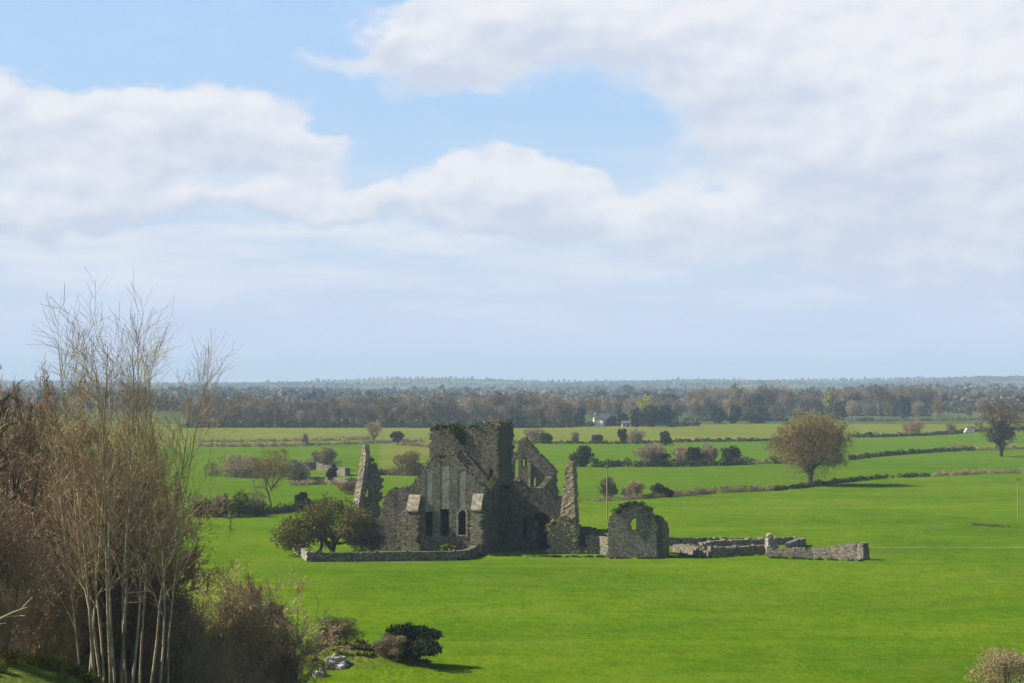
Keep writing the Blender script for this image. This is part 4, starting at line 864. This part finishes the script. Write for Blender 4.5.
# undergrowth along the foot of the woods
lum = []
for a0, a1, Y_, n_, h_ in ((186, 572, 1192, 150, 3.2), (686, 790, 1400, 45, 3.0), (850, 1060, 2100, 60, 4.0), (572, 700, 1240, 40, 2.5), (186, 572, 1310, 90, 6.0), (690, 930, 1600, 80, 8.0)):
    for i in range(n_):
        px_ = a0+(a1-a0)*(i+rsw.rand())/n_; x = (px_-512)/FPX*Y_; lum.append((x, Y_+rsw.uniform(-4, 12), H(x, Y_)+h_*.3, 3.0, 2.5, h_*rsw.uniform(.5, 1)))
V_, F_ = cloud(lum, 26000, 1.0, 1.4, np.random.RandomState(5), .4); o = mesh_np('undergrowth', V_, F_, M['leaf_dark']); tag(o, 'dark tangled undergrowth along the foot of the far woods', 'undergrowth', kind='stuff')
# hedgerow trees and copses melting into the distance
rf = np.random.RandomState(21); T = []
for _ in range(230):
    Y_ = 1750*math.exp(rf.uniform(0, 1.6)); x0 = rf.uniform(-.34, .36)*Y_; Lr = rf.uniform(60, 500)*Y_/3000; ang = rf.normal(0, .25) if rf.rand() < .75 else rf.uniform(-1.2, 1.2); step_ = rf.uniform(6, 14)*max(1, Y_/3500)
    for k in range(int(Lr/step_)):
        x = x0+math.cos(ang)*k*step_; y = Y_+math.sin(ang)*k*step_+rf.normal(0, 4); T.append((x, y, rf.uniform(5, 13)*(1.0 if rf.rand() < .8 else 1.4), rf.rand()))
for _ in range(24):
    Y_ = rf.uniform(2600, 8000); x0 = rf.uniform(-.34, .36)*Y_
    for k in range(80): T.append((x0+rf.normal(0, 70)*Y_/3000, Y_+rf.normal(0, 90), rf.uniform(9, 16), rf.rand()))
T = np.array(T); T = T[T[:, 1] > 1650]; T[:, 2] *= np.interp(T[:, 1], [3500, 7000], [1, .75])
def far_mass(name, sel, mat, label, q):
    n = len(sel); z = height(sel[:, 0], sel[:, 1]); per = q
    d = rf.normal(size=(n, per, 3)); d = norm(d)*rf.uniform(.5, 1, (n, per, 1)); hh = sel[:, 2][:, None]
    C = np.stack([sel[:, 0][:, None]+d[..., 0]*hh*.5, sel[:, 1][:, None]+d[..., 1]*hh*.5, z[:, None]+hh*.5+d[..., 2]*hh*.5], -1).reshape(-1, 3); m_ = np.repeat(sel[:, 2], per)[:, None]
    a = norm(rf.normal(size=C.shape))*m_*.22; b_ = norm(np.cross(a, rf.normal(size=C.shape)))*m_*.2
    V = np.stack([C-a, C+b_, C+a, C-b_], 1).reshape(-1, 3); o = mesh_np(name, V, np.arange(4*len(C)).reshape(-1, 4), mat); return tag(o, label, 'woodland', kind='stuff')
far_mass('distant_woodland', T[T[:, 3] < .68], M['twig_far'], 'hazy brown hedgerow trees and copses fading toward the horizon', 22)
far_mass('distant_evergreens', T[T[:, 3] >= .68], M['leaf_conifer'], 'hazy dark green trees scattered among the far hedgerows', 22)

# ---------------------------------------------------------------- buildings, poles, van
def boxm(name, c, s, mat, parent=None, rz=0):
    x, y, z = [v/2 for v in s]; V = [(sx*x, sy*y, sz*z) for sx in (-1, 1) for sy in (-1, 1) for sz in (-1, 1)]
    o = mesh_np(name, V, [(0,1,3,2),(4,6,7,5),(0,4,5,1),(2,3,7,6),(0,2,6,4),(1,5,7,3)], mat, parent); o.location = c; o.rotation_euler = (0, 0, rz); return o
def gabled(name, label, px_, Y_, L, D, hw, hr, rz, chim=True, nwin=3):
    x = (px_-512)/FPX*Y_; root = empty(name, (x, Y_, H(x, Y_)), rz); tag(root, label, 'house')
    a, b_ = L/2, D/2; V = [(-a,-b_,0),(a,-b_,0),(a,b_,0),(-a,b_,0),(-a,-b_,hw),(a,-b_,hw),(a,b_,hw),(-a,b_,hw)]
    mesh_np('wall', V, [(0,1,5,4),(1,2,6,5),(2,3,7,6),(3,0,4,7)], M['white_paint'], root)
    for s in (-1, 1):
        me = mesh_np('gable', [(s*a,-b_,hw),(s*a,b_,hw),(s*a,0,hw+hr)], [(0,1,2)], M['white_paint'], root)
    e = .4; V = [(-a-e,-b_-e,hw-.1),(a+e,-b_-e,hw-.1),(a+e,0,hw+hr+.1),(-a-e,0,hw+hr+.1),(a+e,b_+e,hw-.1),(-a-e,b_+e,hw-.1)]; V += [(p[0],p[1],p[2]+.25) for p in V]
    rf_ = mesh_np('roof', V, [(6,7,8,9),(9,8,10,11),(0,3,2,1),(3,5,4,2),(0,1,7,6),(4,5,11,10),(1,2,8,7),(2,4,10,8),(0,6,9,3),(3,9,11,5)], M['slate'], root)
    if chim: boxm('chimney', (-a+1, 0, hw+hr+.7), (1, .9, 1.6), M['white_paint'], rf_)
    for k in range(nwin): boxm('window', (-a+L*(k+.5)/nwin, -b_-.03, hw*.55), (1.3, .1, 1.3), M['glass'], root)
    boxm('door', (L*.12, -b_-.03, 1.05), (1.0, .1, 2.1), M['slate'], root)
gabled('farmhouse', 'white farmhouse with slate roof among the conifers at the far pasture edge', 605, 1262, 14, 6.5, 3.4, 3.0, R(8))
gabled('farm_shed', 'small white gabled building in front of the farmhouse', 599.5, 1225, 3.2, 5, 3.4, 1.6, R(70), False, 1)
gabled('farm_shed', 'low white outbuilding farther right of the farmhouse', 626, 1218, 5, 4, 2.0, 1.2, R(0), False, 2)
def pole(label, px_, py_, top_py, r, arms):
    p = gz(px_, py_); top = atY(px_, top_py, p[1])[2]; root = empty('utility_pole', p); tag(root, label, 'pole')
    V, F = prisms([(np.array([[0,0,-.3]]), np.array([[0,0,top-p[2]]]), np.array([r]), np.array([r*.8]))], .05, 8); mesh_np('post', V, F, M['pole_wood'], root)
    boxm('crossarm', (0, 0, top-p[2]-.5), (arms, .12, .12), M['pole_wood'], root)
    for s in (-1, 1): boxm('insulator', (s*arms*.42, 0, top-p[2]-.32), (.12, .12, .22), M['stone_pale'], root)
pole('tall wooden utility pole between the masonry pillar and the rounded gable', 607, 521, 465, .13, .9)
pole('dark wooden utility pole near the right edge of the picture', 1018, 519, 477, .11, .8)
pole('short wooden pole by the hedge left of the forked tree', 253.5, 508, 479, .12, .5)
p = gz(970, 433.5); van = empty('white_van', p, R(5)); tag(van, 'white van parked behind the back hedge near the ivy-trunked tree', 'van')
m_ = mpp(p[1]); vb = boxm('body', (0, 0, 1.75), (4.2, 2.0, 2.2), M['white_paint'], van)
mod = vb.modifiers.new('b', 'BEVEL'); mod.width = .18; mod.segments = 2
V = [(-2.1,-.95,.65),(-3.0,-.95,.65),(-3.0,.95,.65),(-2.1,.95,.65),(-2.1,-.95,2.3),(-3.0,-.95,1.3),(-3.0,.95,1.3),(-2.1,.95,2.3)]
mesh_np('bonnet', V, [(0,3,2,1),(4,5,6,7),(0,1,5,4),(1,2,6,5),(2,3,7,6)], M['white_paint'], van)
boxm('window', (-1.4, -1.0, 2.1), (.9, .06, .6), M['glass'], van)
for sx in (-1.9, 1.4):
    for sy in (-.95, .95):
        V, F = prisms([(np.array([[sx, sy-.1, .35]]), np.array([[sx, sy+.1, .35]]), np.array([.36]), np.array([.36]))], .1, 12); mesh_np('wheel', V, F, M['rubber'], van)
# distant mast
x = (674-512)/FPX*5200.; mast = empty('radio_mast', (x, 5200, H(x, 5200))); tag(mast, 'thin pale mast on the hazy plain before the horizon', 'mast')
z_ = 26+1.5*5200/FPX-H(x, 5200)
V, F = prisms([(np.array([[0,0,0]]), np.array([[0,0,z_]]), np.array([1.5]), np.array([.8]))], .1, 6); mesh_np('shaft', V, F, M['white_paint'], mast)

# track and ditch in the field
def strip(name, pts, wd, mat, lift=.02):
    P = [gz(a, b_) for a, b_ in pts]; L_ = []
    for i in range(len(P)-1):
        n_ = max(2, int(np.linalg.norm(P[i+1]-P[i])/1.5)); 
        for k in range(n_): L_.append(P[i]+(P[i+1]-P[i])*k/n_)
    L_.append(P[-1]); V = []; rs = np.random.RandomState(3)
    for q in L_:
        j = rs.uniform(.15, 1.0)
        for s in (-1, 1): V.append((q[0], q[1]+s*wd/2*j, H(q[0], q[1]+s*wd/2*j)+lift))
    Q_ = [(2*i, 2*i+2, 2*i+3, 2*i+1) for i in range(len(L_)-1)]
    return tag(mesh_np(name, V, Q_, mat), kind='structure')
strip('track', [(868,547.5),(900,547.8),(960,548),(1060,547.5)], 0.8, M['dirt'], .06)
hedge('short dark line of rushes in a hollow of the big field at the right', [(972,525),(985,526),(1009,527.5)], .45, .7, 'dark', 23, name='rushes')

rs = np.random.RandomState(44); lum = []
for _ in range(60):
    x = MOUND[0]+1.5+rs.uniform(-6, 6); y = MOUND[1]+rs.uniform(-3.5, 3.5); r = rs.uniform(.18, .5); lum.append((x, y, H(x, y)+r*.15, r*1.3, r, r*.55))
V_, F_ = cloud(lum, 9000, .12, 1.6, rs, .3, .3); o = mesh_np('mound_scrub', V_, F_, M['leaf_olive']); tag(o, 'low mossy tussocks covering the rocky mound', 'ground cover', kind='stuff')
rs = np.random.RandomState(45); lum = []
for p0_, p1_ in ((G(309,562.5), G(466,560.5)), (G(480,556), G(548,557)), (G(550,557.5), G(606,557.5)), (G(608,559), G(664,559)), (G(672,554), G(706,558.5)), (G(711,558.5), G(764,555)), (G(767,558), G(862,562))):
    for _ in range(int(np.linalg.norm(p1_-p0_)*3.5)):
        q = p0_+(p1_-p0_)*rs.rand(); r = rs.uniform(.08, .26); y = q[1]+rs.normal(0, .15)+.42; lum.append((q[0], y, H(q[0], y)+r*.3, r*1.8, r*1.2, r*.9))
V_, F_ = cloud(lum, 9000, .13, 2.2, rs, .3, .8); o = mesh_np('rank_grass', V_, F_, M['ivy']); tag(o, 'rank grass and nettles along the foot of the ruined walls', 'rank grass', kind='stuff')
lum = []
for _ in range(170):
    x = rs.uniform(-31, -14); y = rs.uniform(92, 110); r = rs.uniform(.15, .5); lum.append((x, y, H(x, y)+r*.3, r*1.3, r*1.1, r*.8))
V_, F_ = cloud(lum, 24000, .07, 4.0, rs, .3, .9); o = mesh_np('tussock_grass', V_, F_, M['leaf_lime']); tag(o, 'rough tussock grass on the near slope under the pale stems', 'rough grass', kind='stuff')
# rocks on the mound
for i, (px_, py_, s, lb) in enumerate(((338,661,1.0,'large pale limestone rock breaking out of the grassy mound'), (320,668,.6,'smaller pale rock at the lower left of the large limestone rock'))):
    p = G(px_, py_, 1.2 if i == 0 else .9); zz = H(p[0], p[1]); bm = bmesh.new(); bmesh.ops.create_icosphere(bm, subdivisions=4, radius=1)
    for v in bm.verts:
        q = v.co*1.3+Vector((i*7, 0, 0)); f = 1+.45*mnoise.noise(q)+.2*mnoise.noise(q*3)
        v.co = Vector((v.co.x*f*1.1, v.co.y*f*.9, v.co.z*f*.8))*s
        v.co.x = round(v.co.x*3)/3*.35+v.co.x*.65; v.co.z = round(v.co.z*3)/3*.35+v.co.z*.65
    me = bpy.data.meshes.new('rock'); bm.to_mesh(me); bm.free(); me.materials.append(M['pale_rock']); o = bpy.data.objects.new('rock', me); COL.objects.link(o); o.location = (p[0], p[1], zz+.2*s); tag(o, lb, 'rock')

# ---------------------------------------------------------------- left foreground: the tall many-stemmed tree
def base_at(px_, Y_): x = (px_-512)/FPX*Y_; return np.array([x, Y_, H(x, Y_)])
def lean_for(px0, px1, Y_, h_): return ((px1-px0)*mpp(Y_)/h_)
YT = 112.0; b0 = base_at(112, YT)
top = lambda py: atY(112, py, YT)[2]-b0[2]
stems = []
rsq = np.random.RandomState(15)
for bx, tx, ty, r in ((94,62,345,.12),(98,88,300,.16),(106,112,292,.15),(114,130,282,.17),(124,146,288,.16),(132,168,310,.14),(146,192,335,.13),(160,210,362,.12),(172,186,330,.10),(90,48,380,.10),(110,76,318,.12),(128,122,300,.13),(138,156,318,.12),(118,102,312,.12)):
    dx = (bx-112)*mpp(YT); hh = top(ty); ex = (tx-112)*mpp(YT); dy = rsq.uniform(-1.8, 1.8)
    stems.append(((dx, rsq.uniform(-1.0, 1.0), -.3), ((ex-dx)*.85, dy, hh), hh*.865, r*.64))
lv = gen_tree(70, stems, [(18, 27, .22, .42, .30), (5, 30, .52, .55, .12), (3, 30, .62, .7, .12)], k=9, wander=.045, up=.014, minlen=1.9)
r_ = tree_thing('tall_bare_tree', b0, lv, .0085, M['bark_pale'], M['twig_tan'], 2); tag(r_, 'tall pale many-stemmed leafless tree rising against the sky at the left', 'tree')
# thicket shrubs / scrub trees
def scrub(seed, h_, w_, n_stem, lv_, minr, mt, mc, k2=0):
    rs = np.random.RandomState(seed); st = []
    for i in range(n_stem):
        a = rs.uniform(0, 6.283); q = rs.uniform(.15, .75); st.append(((math.cos(a)*w_*.08, math.sin(a)*w_*.08, -.4), (math.cos(a)*q, math.sin(a)*q, 1), h_*rs.uniform(.7, 1), .11))
    lv = fit(gen_tree(seed, st, lv_, k=6, wander=.16, up=.02, minlen=.6), h_, w_)
    return tree_thing('scrub_tree', (0,0,0), lv, minr, mt, mc, 1, extra=dome(w_*.95, h_*.98, 14000, .026, seed, .5, .46, 14, 11))
SP_ = [scrub(200, 13, 11, 12, [(11,46,.45,.5,.15),(8,46,.5,.6,.1),(6,44,.55,.8,.1),(3,36,.6,.8,.1)], .010, M['bark'], M['twig_warm']),
       scrub(201, 13, 11, 11, [(11,50,.45,.5,.15),(8,46,.5,.6,.1),(6,44,.55,.8,.1),(3,36,.6,.8,.1)], .010, M['bark_dark'], M['twig_warm']),
       scrub(202, 12, 12, 14, [(11,50,.45,.5,.10),(8,48,.5,.6,.1),(6,46,.55,.8,.1),(3,36,.6,.8,.1)], .010, M['bark'], M['twig_tan'])]
su = [0]*3
def put_scrub(k, px_, Y_, top_py, wf, label, group=None, rz=None):
    o = SP_[k] if not su[k] else copy_tree(SP_[k]); su[k] += 1
    b_ = base_at(px_, Y_); h_ = atY(px_, top_py, Y_)[2]-b_[2]; s = h_/13.0; o.location = b_; o.scale = (s*wf, s*wf, s); o.rotation_euler = (0, 0, rsq.uniform(0, 6.28) if rz is None else rz)
    return tag(o, label, 'tree', group)
L1 = 'brown leafless scrub tree in the dense thicket at the left edge'
for k, px_, Y_, ty, wf in ((0,-30,136,352,1.0),(1,8,132,360,.9),(0,46,138,384,.95),(1,85,134,398,.9),(1,-10,122,420,1.0),(0,30,126,432,1.0),(2,66,130,450,.95),(1,96,126,470,.9),
                           (1,0,108,485,1.0),(0,36,116,520,.9),(1,-5,100,570,.9),(1,-35,105,460,1.1)):
    put_scrub(k, px_, Y_, ty, wf, L1, 'scrub trees of the left thicket')
for k, px_, Y_, ty, wf, lb in ((2,215,146,543,1.35,'large domed grey-brown scrub tree right of the pale stems'), (2,165,143,615,.8,'lower tan scrub behind the pale stems'), (0,250,142,580,1.0,'brown scrub blending into the dark ivy mass'), (2,205,128,618,1.0,'loose tan scrub in front of the domed scrub tree'), (1,135,124,650,1.0,'low brown scrub at the foot of the pale stems')):
    put_scrub(k, px_, Y_, ty, wf, lb)
shrub('broad soft dome of grey-brown twigs right of the pale stems', 217, 0, 150, 184, 'tan', 301, 'bush', 'scrub_bush', 42000, None, 137, .8)
# dark ivy mass
b0 = base_at(262, 146); root = empty('ivy_bush', b0); tag(root, 'tall dark ivy-covered bush at the right side of the left scrub', 'bush')
hI = atY(262, 592, 146)[2]-b0[2]; m_ = mpp(146)
rs = np.random.RandomState(14); lum = [(0,0,hI*.4,34*m_,2.0,hI*.42)]+[(rs.uniform(-24,26)*m_, rs.uniform(-1.8,1.2), rs.uniform(.15,.85)*hI, rs.uniform(8,14)*m_, 1.1, rs.uniform(.9,1.5)) for _ in range(16)]
V_, F_ = cloud(lum, 26000, .14, 1.3, rs, .45); mesh_np('foliage', V_, F_, M['leaf_dark'], root)
V_, F_ = prisms(gen_tree(9, [((0,0,-.3),(.1,0,1),hI,.2),((0,0,-.3),(.4,0,1),hI,.15),((0,0,-.3),(-.4,0,1),hI,.15)], [(12,50,.4,.5,.2),(6,45,.5,.6,.2)]), .012); mesh_np('stems', V_, F_, M['bark'], root)
# old dark-limbed tree at the very left
b0 = base_at(-12, 118); lv = gen_tree(81, [((0,0,-.3),(0,0,1),9,.5),((0,0,8),(.5,0,1),8,.3),((0,0,7),(.95,.2,.7),8,.26),((0,0,8.5),(-.6,0,1),8,.3),((0,0,8),(.2,.7,.9),8,.24),((0,0,6),(1,-.3,.4),7,.2)], [(8,50,.45,.5,.25),(6,48,.5,.6,.2),(5,45,.5,.7,.2),(3,45,.5,.8,.2)], wander=.28, up=.02)
hh = atY(-12, 338, 118)[2]-b0[2]
r_ = tree_thing('old_tree', b0, fit(lv, hh, 9), .016, M['bark_dark'], M['twig'], 2); tag(r_, 'dark-limbed leafless tree cut off by the left edge, above the thicket', 'tree')
# fallen pale limb
b0 = base_at(5, 92); V_, F_ = prisms(gen_tree(5, [((-2,0,0),(1,0,.12),3.4,.13)], [(3,40,.4,.5,.3)], wander=.08, up=0), .03, 7); o = mesh_np('fallen_branch', V_, F_, M['bark_pale'], None, True); z_ = atY(5, 636, 92)[2]; o.location = (b0[0], 92, z_); tag(o, 'pale fallen branch lying in the thicket at the left edge', 'branch')
